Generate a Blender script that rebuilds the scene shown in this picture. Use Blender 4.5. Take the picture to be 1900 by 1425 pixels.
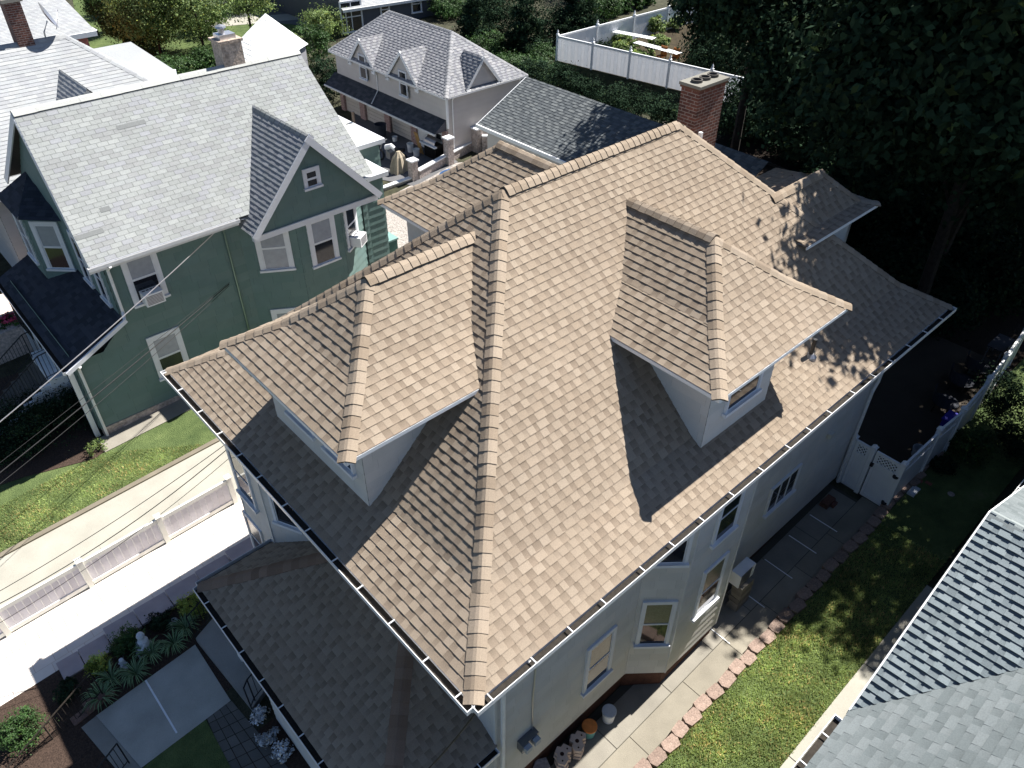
import bpy, math, random
import numpy as np
from mathutils import Vector as V
for o in list(bpy.data.objects): bpy.data.objects.remove(o)
SC = bpy.context.scene; COL = SC.collection
rad = math.radians
# ---------------------------------------------------------------- camera
F = 1434.97; CX, CY = 950.0, 712.5            # focal length in pixels of the 1900 x 1425 photograph
EYE = V((-3.378, -4.380, 10.142))
RT = V((0.7386039, -0.67409874, 0.00742742)); UPV = V((0.41939962, 0.46810248, 0.7778072)); FW = V((0.52779565, 0.57137637, -0.62845907))
cd = bpy.data.cameras.new('camera'); cam = bpy.data.objects.new('camera', cd); COL.objects.link(cam)
from mathutils import Matrix
mw = Matrix((RT, UPV, -FW)).transposed().to_4x4(); mw.translation = EYE; cam.matrix_world = mw
cd.sensor_width = 36; cd.lens = F / 1900 * 36; cd.clip_start = .1; cd.clip_end = 2000
SC.camera = cam
# ---------------------------------------------------------------- light
SUN_EL, SUN_AZ = 53.0, -4.0                    # elevation, azimuth from +X towards +Y
w = bpy.data.worlds.new('World'); SC.world = w; w.use_nodes = True
nt = w.node_tree; sky = nt.nodes.new('ShaderNodeTexSky'); sky.sky_type = 'NISHITA'; sky.sun_disc = False; sky.air_density = .8; sky.dust_density = .3; sky.ozone_density = 3
sky.sun_elevation = rad(SUN_EL); sky.sun_rotation = rad(90 - SUN_AZ)
bg = nt.nodes['Background']; nt.links.new(sky.outputs[0], bg.inputs[0]); bg.inputs[1].default_value = .051
sl = bpy.data.lights.new('sun', 'SUN'); sl.energy = 5.0; sl.angle = rad(.5); sl.color = (1, .96, .9)
so = bpy.data.objects.new('sun', sl); COL.objects.link(so)
sd = V((math.cos(rad(SUN_EL)) * math.cos(rad(SUN_AZ)), math.cos(rad(SUN_EL)) * math.sin(rad(SUN_AZ)), math.sin(rad(SUN_EL))))
so.rotation_euler = sd.to_track_quat('Z', 'Y').to_euler(); so.location = (30, 0, 40)
vs = SC.view_settings; vs.view_transform = 'Standard'; vs.look = 'None'; vs.gamma = 1; vs.exposure = 1.15; vs.use_curve_mapping = False
SC.render.engine = 'CYCLES'
SC.cycles.max_bounces = 6; SC.cycles.diffuse_bounces = 2; SC.cycles.transparent_max_bounces = 6
# ---------------------------------------------------------------- points from pixels (real 3D points on known planes)
def ray(px): return FW + RT * ((px[0] - CX) / F) - UPV * ((px[1] - CY) / F)
def U(px, ax, val):
    d = ray(px); return EYE + d * ((val - EYE[ax]) / d[ax])
def PJ(P):
    d = V(P) - EYE; k = d.dot(FW); return (CX + F * d.dot(RT) / k, CY - F * d.dot(UPV) / k)
def UP(px, n, c):
    d = ray(px); n = V(n); return EYE + d * ((c - n.dot(EYE)) / n.dot(d))
def zg(x, y=0): return -6.2 + .05 * x
def G(px, dz=0): return UP(px, (-.05, 0, 1), -6.2 + dz)
def zat(x, y, py):                              # height on the vertical line (x, y) that projects to row py
    a, b = -14., 9.9
    for i in range(50):
        m = (a + b) / 2
        if PJ((x, y, m))[1] > py: a = m
        else: b = m
    return m
R = random.Random(7)
# ---------------------------------------------------------------- materials
def M(name, rgb, rough=.8, ns=0, na=0, bs=0, ba=0, metal=0, ns2=0, na2=0, spec=.3, transl=0, alpha=0):
    m = bpy.data.materials.new(name); m.use_nodes = True; t = m.node_tree; L = t.links.new
    b = t.nodes['Principled BSDF']; b.inputs['Roughness'].default_value = rough; b.inputs['Metallic'].default_value = metal
    b.inputs['Specular IOR Level'].default_value = spec
    at = t.nodes.new('ShaderNodeVertexColor'); at.layer_name = 'Col'
    tc = t.nodes.new('ShaderNodeTexCoord')
    mx = t.nodes.new('ShaderNodeMix'); mx.data_type = 'RGBA'; mx.blend_type = 'MULTIPLY'; mx.inputs[0].default_value = 1
    L(at.outputs[0], mx.inputs[6]); mx.inputs[7].default_value = (*rgb, 1); cur = mx.outputs[2]
    for s, a in ((ns, na), (ns2, na2)):
        if s and a:
            n = t.nodes.new('ShaderNodeTexNoise'); n.inputs['Scale'].default_value = s; n.inputs['Detail'].default_value = 4; L(tc.outputs['Object'], n.inputs[0])
            r = t.nodes.new('ShaderNodeMapRange'); r.inputs[1].default_value = .25; r.inputs[2].default_value = .75
            r.inputs[3].default_value = 1 - a; r.inputs[4].default_value = 1 + a; L(n.outputs[0], r.inputs[0])
            m2 = t.nodes.new('ShaderNodeMix'); m2.data_type = 'RGBA'; m2.blend_type = 'MULTIPLY'; m2.inputs[0].default_value = 1
            L(cur, m2.inputs[6]); L(r.outputs[0], m2.inputs[7]); cur = m2.outputs[2]
    L(cur, b.inputs['Base Color'])
    if bs:
        n = t.nodes.new('ShaderNodeTexNoise'); n.inputs['Scale'].default_value = bs; n.inputs['Detail'].default_value = 3; L(tc.outputs['Object'], n.inputs[0])
        u = t.nodes.new('ShaderNodeBump'); u.inputs['Strength'].default_value = ba; u.inputs['Distance'].default_value = .02
        L(n.outputs[0], u.inputs['Height']); L(u.outputs[0], b.inputs['Normal'])
    if transl:
        tr = t.nodes.new('ShaderNodeBsdfTranslucent'); L(cur, tr.inputs[0]); ms = t.nodes.new('ShaderNodeMixShader'); ms.inputs[0].default_value = transl
        L(b.outputs[0], ms.inputs[1]); L(tr.outputs[0], ms.inputs[2]); L(ms.outputs[0], t.nodes['Material Output'].inputs[0])
    return m
def MBrick(name, c1, c2, mort, sc=1, axis='auto', bw=.21, bh=.075):
    m = bpy.data.materials.new(name); m.use_nodes = True; t = m.node_tree; L = t.links.new; b = t.nodes['Principled BSDF']; b.inputs['Roughness'].default_value = .9
    tc = t.nodes.new('ShaderNodeTexCoord'); sx = t.nodes.new('ShaderNodeSeparateXYZ'); L(tc.outputs['Object'], sx.inputs[0])
    ad = t.nodes.new('ShaderNodeMath'); ad.operation = 'ADD'; L(sx.outputs[0], ad.inputs[0]); L(sx.outputs[1], ad.inputs[1])
    cb = t.nodes.new('ShaderNodeCombineXYZ'); L(ad.outputs[0], cb.inputs[0]); L(sx.outputs[2], cb.inputs[1])
    br = t.nodes.new('ShaderNodeTexBrick'); L(cb.outputs[0], br.inputs[0]); br.inputs['Color1'].default_value = (*c1, 1); br.inputs['Color2'].default_value = (*c2, 1)
    br.inputs['Mortar'].default_value = (*mort, 1); br.inputs['Scale'].default_value = 1; br.inputs['Brick Width'].default_value = bw; br.inputs['Row Height'].default_value = bh
    br.inputs['Mortar Size'].default_value = .009; n = t.nodes.new('ShaderNodeTexNoise'); n.inputs['Scale'].default_value = 9; n.inputs['Detail'].default_value = 5; L(tc.outputs['Object'], n.inputs[0])
    r = t.nodes.new('ShaderNodeMapRange'); r.inputs[3].default_value = .45; r.inputs[4].default_value = 1.5; L(n.outputs[0], r.inputs[0])
    mx = t.nodes.new('ShaderNodeMix'); mx.data_type = 'RGBA'; mx.blend_type = 'MULTIPLY'; mx.inputs[0].default_value = 1; L(br.outputs[0], mx.inputs[6]); L(r.outputs[0], mx.inputs[7]); L(mx.outputs[2], b.inputs['Base Color'])
    u = t.nodes.new('ShaderNodeBump'); u.inputs['Strength'].default_value = .6; u.inputs['Distance'].default_value = .01; L(br.outputs[1], u.inputs['Height']); u.invert = True; L(u.outputs[0], b.inputs['Normal'])
    return m
def MLawn(name, a, b_, d):
    m = bpy.data.materials.new(name); m.use_nodes = True; t = m.node_tree; L = t.links.new; b = t.nodes['Principled BSDF']; b.inputs['Roughness'].default_value = .95; b.inputs['Specular IOR Level'].default_value = .1
    tc = t.nodes.new('ShaderNodeTexCoord'); n = t.nodes.new('ShaderNodeTexNoise'); n.inputs['Scale'].default_value = 1.1; n.inputs['Detail'].default_value = 9; n.inputs['Roughness'].default_value = .75; L(tc.outputs['Object'], n.inputs[0])
    r = t.nodes.new('ShaderNodeValToRGB'); e = r.color_ramp.elements; e[0].position = .35; e[0].color = (*a, 1); e[1].position = .62; e[1].color = (*b_, 1); x = r.color_ramp.elements.new(.74); x.color = (*d, 1)
    L(n.outputs[0], r.inputs[0]); L(r.outputs[0], b.inputs['Base Color']); u = t.nodes.new('ShaderNodeBump'); u.inputs['Strength'].default_value = .9; u.inputs['Distance'].default_value = .05
    n2 = t.nodes.new('ShaderNodeTexNoise'); n2.inputs['Scale'].default_value = 30; n2.inputs['Detail'].default_value = 4; L(tc.outputs['Object'], n2.inputs[0]); L(n2.outputs[0], u.inputs['Height']); L(u.outputs[0], b.inputs['Normal'])
    return m
m_tan = M('tan_shingle', (1, 1, 1), .95, 60, .12, 260, .35, ns2=.45, na2=.09, spec=.12)
m_shg = M('grey_shingle', (1, 1, 1), .95, 45, .12, 180, .35, ns2=.6, na2=.08, spec=.12)
m_side = M('cream_siding', (.64, .63, .605), .75, 2.5, .05, 90, .12, ns2=60, na2=.04)
m_green = M('green_siding', (.14, .215, .205), .75, 3, .06, 90, .1)
m_grey = M('grey_siding', (.58, .56, .545), .6, 2, .04)
m_slate = M('slate_siding', (.085, .095, .12), .6, 2, .05)
m_white = M('white_paint', (.85, .86, .87), .45, 4, .04)
m_vinyl = M('white_vinyl', (.86, .87, .89), .45, 4, .03, transl=.4)
m_leafy = M('leaf_yellow_green', (.30, .38, .09), .7, 3, .3, spec=.1, transl=.3)
m_trim = M('window_trim', (.74, .76, .80), .5, 5, .05)
m_gut = M('white_gutter', (.8, .8, .8), .35, 7, .08)
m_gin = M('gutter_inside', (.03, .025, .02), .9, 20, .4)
m_black = M('black_iron', (.015, .015, .017), .5)
m_glass = M('window_glass', (.012, .016, .024), .06, spec=.7)
m_panerefl = M('beige_pane_reflection', (.17, .155, .125), .2, 25, .2, spec=.6)  # glass reflection painted as a beige pane, upper sashes of the tan-roofed house
m_blind = M('window_blind', (.30, .33, .38), .25, 6, .12, spec=.6)
m_conc = M('concrete', (.27, .25, .21), .9, 1.6, .16, 60, .3, ns2=70, na2=.12)
m_pale = M('pale_concrete', (.36, .345, .295), .9, 1.2, .12, 60, .25, ns2=60, na2=.12)
m_paver = M('cream_pavers', (.76, .70, .64), .85, 5, .05, 60, .2)
m_cap = M('wall_cap', (.36, .31, .30), .85, 3, .12, 50, .3)
m_block = M('pink_block', (.27, .205, .172), .95, 3, .25, 30, .8, ns2=26, na2=.3)
m_soil = M('mulch', (.055, .036, .027), 1, 25, .5, 40, 1)
m_ground = M('ground_earth', (.05, .05, .03), 1, 2.5, .5, 18, 1, ns2=30, na2=.4)
m_grav = M('gravel', (.34, .31, .285), 1, 14, .55, 30, 1, ns2=45, na2=.5)
m_road = M('asphalt', (.13, .13, .135), .9, 4, .1, 60, .3)
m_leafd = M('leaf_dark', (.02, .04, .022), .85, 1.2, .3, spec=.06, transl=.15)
m_leafm = M('leaf_mid', (.045, .095, .028), .6, 1.5, .3, spec=.25, transl=.3)
m_leafl = M('leaf_light', (.17, .24, .08), .6, 1.5, .3, spec=.25, transl=.35)
m_grassb = M('grass_blade', (.38, .46, .18), .75, 1.1, .35, ns2=7, na2=.3, spec=.1, transl=.45)
m_bark = M('bark', (.035, .028, .022), .95, 8, .4, 30, .8)
m_brick = MBrick('red_brick', (.17, .06, .042), (.075, .03, .025), (.26, .21, .19))
m_brickp = MBrick('pink_brick', (.42, .27, .25), (.34, .2, .19), (.45, .38, .36))
m_stone = M('rough_stone', (.42, .36, .33), .95, 12, .45, 16, 1, ns2=4, na2=.2)
m_brown = M('brown_foundation', (.10, .045, .03), .9, 6, .3, 30, .6)
m_redw = M('red_paint', (.35, .06, .04), .6, 4, .1)
m_statue = M('white_statue', (.55, .58, .62), .6, 8, .1)
m_metal = M('metal', (.5, .5, .52), .35, metal=.8)
m_tarp = M('beige_tarp', (.42, .36, .27), .8, 5, .15, 12, .6)
m_blue = M('blue_plastic', (.03, .03, .45), .4)
m_orange = M('orange_lid', (.75, .25, .06), .5, 10, .2)
m_wood = M('wood', (.45, .27, .1), .7, 12, .2)
m_dark = M('dark_cloth', (.04, .045, .06), .8, 5, .2)
m_lawn = MLawn('lawn_ground', (.06, .09, .034), (.125, .165, .062), (.21, .20, .11))
m_red = M('flowers', (.45, .05, .12), .6)
# ---------------------------------------------------------------- mesh building
class MB:
    def __init__(s): s.v = []; s.f = []; s.c = []; s.m = []
    def face(s, pts, col=(1, 1, 1), mi=0):
        i = len(s.v); s.v.extend([tuple(p) for p in pts]); s.f.append(tuple(range(i, i + len(pts)))); s.m.append(mi)
        if isinstance(col[0], (tuple, list)): s.c.extend(col)
        else: s.c.extend([col] * len(pts))
    def box(s, a, b, col=(1, 1, 1), mi=0):
        s.obox((0, 0, 0), ((1, 0, 0), (0, 1, 0), (0, 0, 1)), a, b, col, mi)
    def obox(s, O, ax, a, b, col=(1, 1, 1), mi=0):
        O = V(O); X, Y, Z = [V(q) for q in ax]
        p = [O + X * (b[0] if i & 1 else a[0]) + Y * (b[1] if i & 2 else a[1]) + Z * (b[2] if i & 4 else a[2]) for i in range(8)]
        for q in ((0, 2, 3, 1), (4, 5, 7, 6), (0, 1, 5, 4), (2, 6, 7, 3), (0, 4, 6, 2), (1, 3, 7, 5)): s.face([p[k] for k in q], col, mi)
    def prism(s, pts, z0, z1, col=(1, 1, 1), mi=0, side=None):     # pts CCW 2D (or 3D: z used as top)
        top = [V((p[0], p[1], z1 if len(p) < 3 else p[2])) for p in pts]; bot = [V((p[0], p[1], z0 if len(p) < 3 else p[2] - z0)) for p in pts]
        s.face(top, col, mi); s.face(bot[::-1], col, mi); n = len(top)
        for i in range(n): j = (i + 1) % n; s.face([bot[i], bot[j], top[j], top[i]], side or col, mi)
    def tube(s, pts, r, n=6, col=(1, 1, 1), mi=0, taper=None):
        pts = [V(p) for p in pts]; rings = []
        for i, p in enumerate(pts):
            d = (pts[min(i + 1, len(pts) - 1)] - pts[max(i - 1, 0)]).normalized(); a = d.cross(V((.3, .1, 1)) if abs(d.z) < .9 else V((1, 0, 0))).normalized(); b = d.cross(a)
            rr = r if taper is None else r + (taper - r) * i / (len(pts) - 1)
            rings.append([p + (a * math.cos(k * 2 * math.pi / n) + b * math.sin(k * 2 * math.pi / n)) * rr for k in range(n)])
        for i in range(len(rings) - 1):
            for k in range(n): s.face([rings[i][k], rings[i][(k + 1) % n], rings[i + 1][(k + 1) % n], rings[i + 1][k]], col, mi)
        s.face(rings[0][::-1], col, mi); s.face(rings[-1], col, mi)
    def lathe(s, c, prof, n=16, col=(1, 1, 1), mi=0):
        c = V(c); rg = [[c + V((r * math.cos(k * 2 * math.pi / n), r * math.sin(k * 2 * math.pi / n), z)) for k in range(n)] for r, z in prof]
        for i in range(len(rg) - 1):
            for k in range(n): s.face([rg[i][k], rg[i][(k + 1) % n], rg[i + 1][(k + 1) % n], rg[i + 1][k]], col, mi)
        if prof[-1][0] > .001: s.face(rg[-1], col, mi)
    def build(s, name, mat, parent=None, loc=None, smooth=False):
        me = bpy.data.meshes.new(name)
        if parent is not None: org = worg(parent)
        else: org = V(loc) if loc is not None else V((0, 0, 0))
        vv = np.array(s.v, dtype=float).reshape(-1, 3) - np.array(org)
        me.from_pydata(vv.tolist(), [], s.f)
        ca = me.color_attributes.new('Col', 'FLOAT_COLOR', 'CORNER'); a = np.ones((len(s.c), 4)); a[:, :3] = np.array(s.c); ca.data.foreach_set('color', a.ravel())
        for mm in (mat if isinstance(mat, (list, tuple)) else [mat]): me.materials.append(mm)
        me.polygons.foreach_set('material_index', s.m)
        if smooth: me.polygons.foreach_set('use_smooth', [True] * len(s.f))
        me.update(); o = bpy.data.objects.new(name, me); COL.objects.link(o)
        if parent is not None: o.parent = parent
        else: o.location = org
        return o
def worg(o):
    p = V((0, 0, 0))
    while o is not None: p += o.location; o = o.parent
    return p
def tag(o, label, cat=None, group=None, kind=None):
    if label: o['label'] = label
    if cat: o['category'] = cat
    if group: o['group'] = group
    if kind: o['kind'] = kind
    return o
def thing(name, label, cat, loc, group=None):
    o = bpy.data.objects.new(name, None); COL.objects.link(o); o.location = loc; o.empty_display_size = .2
    return tag(o, label, cat, group)
def copy_tree(o, loc=None, rz=None, label=None, parent=None):
    c = o.copy(); COL.objects.link(c); c.parent = parent
    if loc is not None: c.location = loc
    if rz is not None: c.rotation_euler = (0, 0, rz)
    if label: c['label'] = label
    for ch in list(o.children): copy_tree(ch, parent=c)
    return c
def jit(c, a=.06, r=R):
    k = 1 + r.uniform(-a, a); return (c[0] * k, c[1] * k, c[2] * k)
# ---------------------------------------------------------------- shingled surfaces (roofs and walls): every course is a real stepped strip
def clip(poly, i, val, keep):                   # clip 2D poly at coordinate i
    out = []; n = len(poly)
    for k in range(n):
        a, b = poly[k], poly[(k + 1) % n]; ia = (a[i] >= val) if keep > 0 else (a[i] <= val); ib = (b[i] >= val) if keep > 0 else (b[i] <= val)
        if ia: out.append(a)
        if ia != ib:
            t = (val - a[i]) / (b[i] - a[i]); out.append((a[0] + (b[0] - a[0]) * t, a[1] + (b[1] - a[1]) * t))
    return out
def shingles(mb, poly, u, e=.143, tab=(.105, .215), th=.009, lam=.005, pal=((.5, .4, .3),), gap=0, back=(.05, .05, .05), grad=.0, off=.5, low=None):
    P = [V(p) for p in poly]; u = V(u).normalized(); n = V((0, 0, 0))
    for i in range(len(P)): n += P[i].cross(P[(i + 1) % len(P)])
    n.normalize(); 
    if n.z < 0 or (abs(n.z) < .01 and False): n = -n
    v = n.cross(u)
    if v.z < 0: v = -v
    O = P[0]; q = [((p - O).dot(u), (p - O).dot(v)) for p in P]; b0 = min(p[1] for p in q); b1 = max(p[1] for p in q)
    nn = n
    def W(a, b, h): return O + u * a + v * b + nn * h
    if gap: mb.face([p + nn * .001 for p in P], back)
    k = 0
    while b0 + k * e < b1 - .004:
        lo = b0 + k * e; st = clip(clip(q, 1, lo, 1), 1, lo + e, -1); k += 1
        if len(st) < 3: continue
        amin = min(p[0] for p in st); amax = max(p[0] for p in st)
        if isinstance(tab, (int, float)): a = math.floor(amin / tab) * tab + (tab * off if k % 2 else 0) - tab; fixed = True
        else: a = amin - R.uniform(0, tab[1]); fixed = False
        hi = R.random() < .5
        while a < amax:
            wd = tab if fixed else R.uniform(*tab)
            if not fixed and not hi: wd *= .75
            cell = clip(clip(st, 0, a + gap / 2, 1), 0, a + wd - gap / 2, -1)
            if len(cell) >= 3:
                ex = lam if hi else 0; base = R.choice(pal); c = jit(base, .05)
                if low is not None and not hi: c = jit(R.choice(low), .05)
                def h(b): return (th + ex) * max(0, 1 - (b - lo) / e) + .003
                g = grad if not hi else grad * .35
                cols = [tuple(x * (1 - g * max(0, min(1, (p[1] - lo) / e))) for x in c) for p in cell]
                mb.face([W(p[0], p[1], h(p[1])) for p in cell], cols)
                m = len(cell)
                for i in range(m):
                    p, r_ = cell[i], cell[(i + 1) % m]
                    if (abs(p[1] - lo) < 1e-5 and abs(r_[1] - lo) < 1e-5) or (abs(p[0] - r_[0]) < 1e-5 and (ex or gap)):
                        dk = tuple(x * .8 for x in c); mb.face([W(p[0], p[1], -.002), W(r_[0], r_[1], -.002), W(r_[0], r_[1], h(r_[1])), W(p[0], p[1], h(p[1]))], dk)
            a += wd; hi = not hi if not fixed else True
def wallsh(mb, poly, out, **k):                 # vertical shingled wall; out = outward normal
    out = V(out).normalized(); u = V((-out.y, out.x, 0)); P = [V(p) for p in poly]
    n = V((0, 0, 0))
    for i in range(len(P)): n += P[i].cross(P[(i + 1) % len(P)])
    # force outward orientation by building in a tilted frame
    e = k.get('e', .2); th = k.get('th', .012); pal = k.get('pal', ((1, 1, 1),)); tab = k.get('tab', (.5, .7)); gap = k.get('gap', .003)
    O = P[0]; q = [((p - O).dot(u), p.z) for p in P]; b0 = k.get('z0', min(p[1] for p in q)); b1 = max(p[1] for p in q)
    if gap: mb.face([p + out * .001 for p in P], (.35, .35, .35))
    def W(a, b, h): return V((O.x + u.x * a + out.x * h, O.y + u.y * a + out.y * h, b))
    i = 0
    while b0 + i * e < b1 - .004:
        lo = b0 + i * e; i += 1; st = clip(clip(q, 1, lo, 1), 1, lo + e, -1)
        if len(st) < 3: continue
        amin = min(p[0] for p in st); amax = max(p[0] for p in st); a = amin - R.uniform(0, tab[1])
        while a < amax:
            wd = R.uniform(*tab); cell = clip(clip(st, 0, a + gap / 2, 1), 0, a + wd - gap / 2, -1)
            if len(cell) >= 3:
                c = jit(R.choice(pal), k.get('ja', .03)); h = lambda b: th * max(0, 1 - (b - lo) / e) + .002
                mb.face([W(p[0], p[1], h(p[1])) for p in cell], c)
                for s in range(len(cell)):
                    p, r_ = cell[s], cell[(s + 1) % len(cell)]
                    if abs(p[1] - lo) < 1e-5 and abs(r_[1] - lo) < 1e-5: mb.face([W(p[0], lo, 0), W(r_[0], lo, 0), W(r_[0], lo, h(lo)), W(p[0], lo, h(lo))], c)
            a += wd
def wseg(mb, p0, p1, z0, z1, out=None, **k):
    d = V((p1[0] - p0[0], p1[1] - p0[1], 0)); n = V((d.y, -d.x, 0)).normalized() if out is None else V(out)
    wallsh(mb, [(p0[0], p0[1], z0), (p1[0], p1[1], z0), (p1[0], p1[1], z1), (p0[0], p0[1], z1)], n, **k)
def caps(mb, segs, e=.195, w=.145, th=.012, pal=((.5, .4, .3),), lift=.010, raise_=0):
    # segs: list of (p0, p1, nA, nB) going uphill / along
    pal = list(pal)
    for p0, p1, nA, nB in segs:
        p0, p1, nA, nB = V(p0), V(p1), V(nA).normalized(), V(nB).normalized(); d = (p1 - p0); Ln = d.length; d.normalize(); m = (nA + nB).normalized()
        wA = d.cross(nA); wB = d.cross(nB)
        if wA.dot(nB) < 0: wA = -wA
        if wB.dot(nA) < 0: wB = -wB
        # wings lie in each slope, pointing away from the ridge
        if wA.dot(m) > 0: wA = -wA
        if wB.dot(m) > 0: wB = -wB
        k = max(1, round(Ln / e)); s = Ln / k
        for i in range(k):
            a = p0 + d * (i * s); b = p0 + d * min(Ln, (i + 1) * s + .012); c = jit(R.choice(pal), .07); r0 = lift + th + raise_ + R.uniform(-.002, .004); r1 = lift + raise_ + .002
            w0 = w * R.uniform(.97, 1.04); t = [a + m * (r0 + .008), b + m * (r1 + .008)]
            hA = [a + nA * r0 + wA * w0, b + nA * r1 + wA * w0]; hB = [a + nB * r0 + wB * w0, b + nB * r1 + wB * w0]
            # mid points give the folded shingle its rounded crown
            kA = [a + nA * (r0 + .012) + wA * .045, b + nA * (r1 + .012) + wA * .045]; kB = [a + nB * (r0 + .012) + wB * .045, b + nB * (r1 + .012) + wB * .045]
            dk = tuple(x * .42 for x in c)  # shadow at the cap's lower end painted into its edge faces
            mb.face([t[0], t[1], kA[1], kA[0]], c); mb.face([kA[0], kA[1], hA[1], hA[0]], c); mb.face([t[0], kB[0], kB[1], t[1]], c); mb.face([kB[0], hB[0], hB[1], kB[1]], c)
            gA = a + nA * -.01 + wA * w0; gB = a + nB * -.01 + wB * w0; g1A = b - nA * .01 + wA * w0; g1B = b - nB * .01 + wB * w0; gt = a + m * (-.01)
            mb.face([gt, gA, hA[0], kA[0], t[0]], dk); mb.face([gt, t[0], kB[0], hB[0], gB], dk); mb.face([gA, g1A, hA[1], hA[0]], dk); mb.face([gB, hB[0], hB[1], g1B], dk)
# ---------------------------------------------------------------- windows
def window(parent, O, out, w, h, style='dark', fw=.09, sill=True, label=None, muntin=1, cols=1, trim=None, single=False):
    """O = bottom centre of the window on the wall; out = wall normal"""
    O = V(O); n = V(out).normalized(); a = V((-n.y, n.x, 0)); z = V((0, 0, 1)); ax = (a, z, n); mb = MB(); d0, d1 = 0, .055
    mb.obox(O, ax, (-w / 2 - fw, 0, d0), (-w / 2, h + fw, d1)); mb.obox(O, ax, (w / 2, 0, d0), (w / 2 + fw, h + fw, d1)); mb.obox(O, ax, (-w / 2, h, d0), (w / 2, h + fw, d1 - .003))
    s = .035 if parent.name != 'brown_roof_house' else .026
    for q in range(cols):
        x0 = -w / 2 + w * q / cols; x1 = -w / 2 + w * (q + 1) / cols
        for (za, zb, dd) in (((0, h, .042),) if single else ((0, h * .5, .036), (h * .5, h, .046))):
            mb.obox(O, ax, (x0 + .001, za + .001, .005), (x0 + s, zb, dd)); mb.obox(O, ax, (x1 - s, za + .001, .005), (x1 - .001, zb, dd)); mb.obox(O, ax, (x0 + s, za + .001, .005), (x1 - s, za + s, dd)); mb.obox(O, ax, (x0 + s, zb - s, .005), (x1 - s, zb - .001, dd))
        if muntin > 1: mb.obox(O, ax, ((x0 + x1) / 2 - .012, s, .004), ((x0 + x1) / 2 + .012, h - s, .026))
    f = mb.build('window', trim or m_trim, parent)
    if label: f['label'] = label
    refl_or_blind = m_panerefl if parent.name == 'brown_roof_house' else m_blind; up = refl_or_blind if style in ('blind', 'half') else m_glass; lo = m_blind if style == 'blind' else m_glass  # tan-roofed house: upper pane has the painted reflection; other houses a blind
    for (za, zb, mt) in ((s, h * .5 - s, lo), (h * .5 + s, h - s, up)):
        g = MB(); g.obox(O, ax, (-w / 2 + s * .5, za - .01, .026), (w / 2 - s * .5, zb + .01, .034)); g.build('pane', mt, f)
    if sill:
        g = MB(); g.obox(O, ax, (-w / 2 - fw - .03, -.07, 0), (w / 2 + fw + .03, -.001, .10)); g.build('sill', trim or m_trim, f)
    return f
def gutter(parent, p0, p1, out, wd=.12, dp=.09, step=.85, brk=True, zoff=0):
    p0, p1, n = V(p0), V(p1), V(out).normalized(); d = (p1 - p0); L = d.length; d.normalize(); ax = (d, n, V((0, 0, 1))); mb = MB(); z = zoff
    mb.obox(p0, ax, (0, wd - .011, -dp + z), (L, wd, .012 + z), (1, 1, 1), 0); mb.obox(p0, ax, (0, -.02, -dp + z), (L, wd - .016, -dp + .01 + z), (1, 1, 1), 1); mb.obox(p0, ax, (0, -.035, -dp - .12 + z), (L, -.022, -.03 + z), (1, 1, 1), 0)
    mb.obox(p0, ax, (-.012, -.02, -dp + z), (-.001, wd, .01 + z)); mb.obox(p0, ax, (L + .001, -.02, -dp + z), (L + .012, wd, .01 + z))
    s = step * .3
    while brk and s < L:
        mb.obox(p0, ax, (s, -.01, -.006 + z), (s + .018, wd + .002, .014 + z)); s += step * R.uniform(.85, 1.1)
    return mb.build('gutter', [m_gut, m_gin], parent)
def downspout(parent, pts, r=.04, mat=None):
    mb = MB()
    for a, b in zip(pts[:-1], pts[1:]): mb.tube([a, b], r, 6)
    return mb.build('downspout', mat or m_gut, parent)
# ================================================================ MAIN HOUSE (tan hip roof)
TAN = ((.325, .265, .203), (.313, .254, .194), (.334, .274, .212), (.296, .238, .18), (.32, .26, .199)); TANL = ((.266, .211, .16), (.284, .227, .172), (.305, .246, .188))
TANC = ((.325, .264, .202), (.302, .243, .184), (.334, .272, .21), (.268, .212, .158))
W_, L_ = 10.088, 15.0; K1 = .585; S2 = .915; RZ = K1 + S2 * 4.044; WX0, WX1, WY0, WY1 = .95, 13.9, .65, 9.44
def mz(d): return K1 * d if d < 1 else K1 + S2 * (d - 1)
house = thing('brown_roof_house', 'large two-storey house with tan shingled hip roof, four dormers and pale siding', 'house', (7.5, 5, zg(7.5)))
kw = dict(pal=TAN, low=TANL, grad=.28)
mb = MB()
hm = W_ / 2
A = [(0, 0, 0), (L_, 0, 0), (L_, W_, 0), (0, W_, 0)]; Bk = [(1, 1, K1), (L_ - 1, 1, K1), (L_ - 1, W_ - 1, K1), (1, W_ - 1, K1)]
r1, r2 = (hm, hm, RZ), (L_ - hm, hm, RZ)
for i, u in ((0, (1, 0, 0)), (1, (0, 1, 0)), (2, (-1, 0, 0)), (3, (0, -1, 0))):
    j = (i + 1) % 4
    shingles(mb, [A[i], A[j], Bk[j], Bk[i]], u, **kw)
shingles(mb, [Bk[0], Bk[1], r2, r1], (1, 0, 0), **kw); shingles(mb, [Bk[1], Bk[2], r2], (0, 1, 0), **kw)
shingles(mb, [Bk[2], Bk[3], r1, r2], (-1, 0, 0), **kw); shingles(mb, [Bk[3], Bk[0], r1], (0, -1, 0), **kw)
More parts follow.
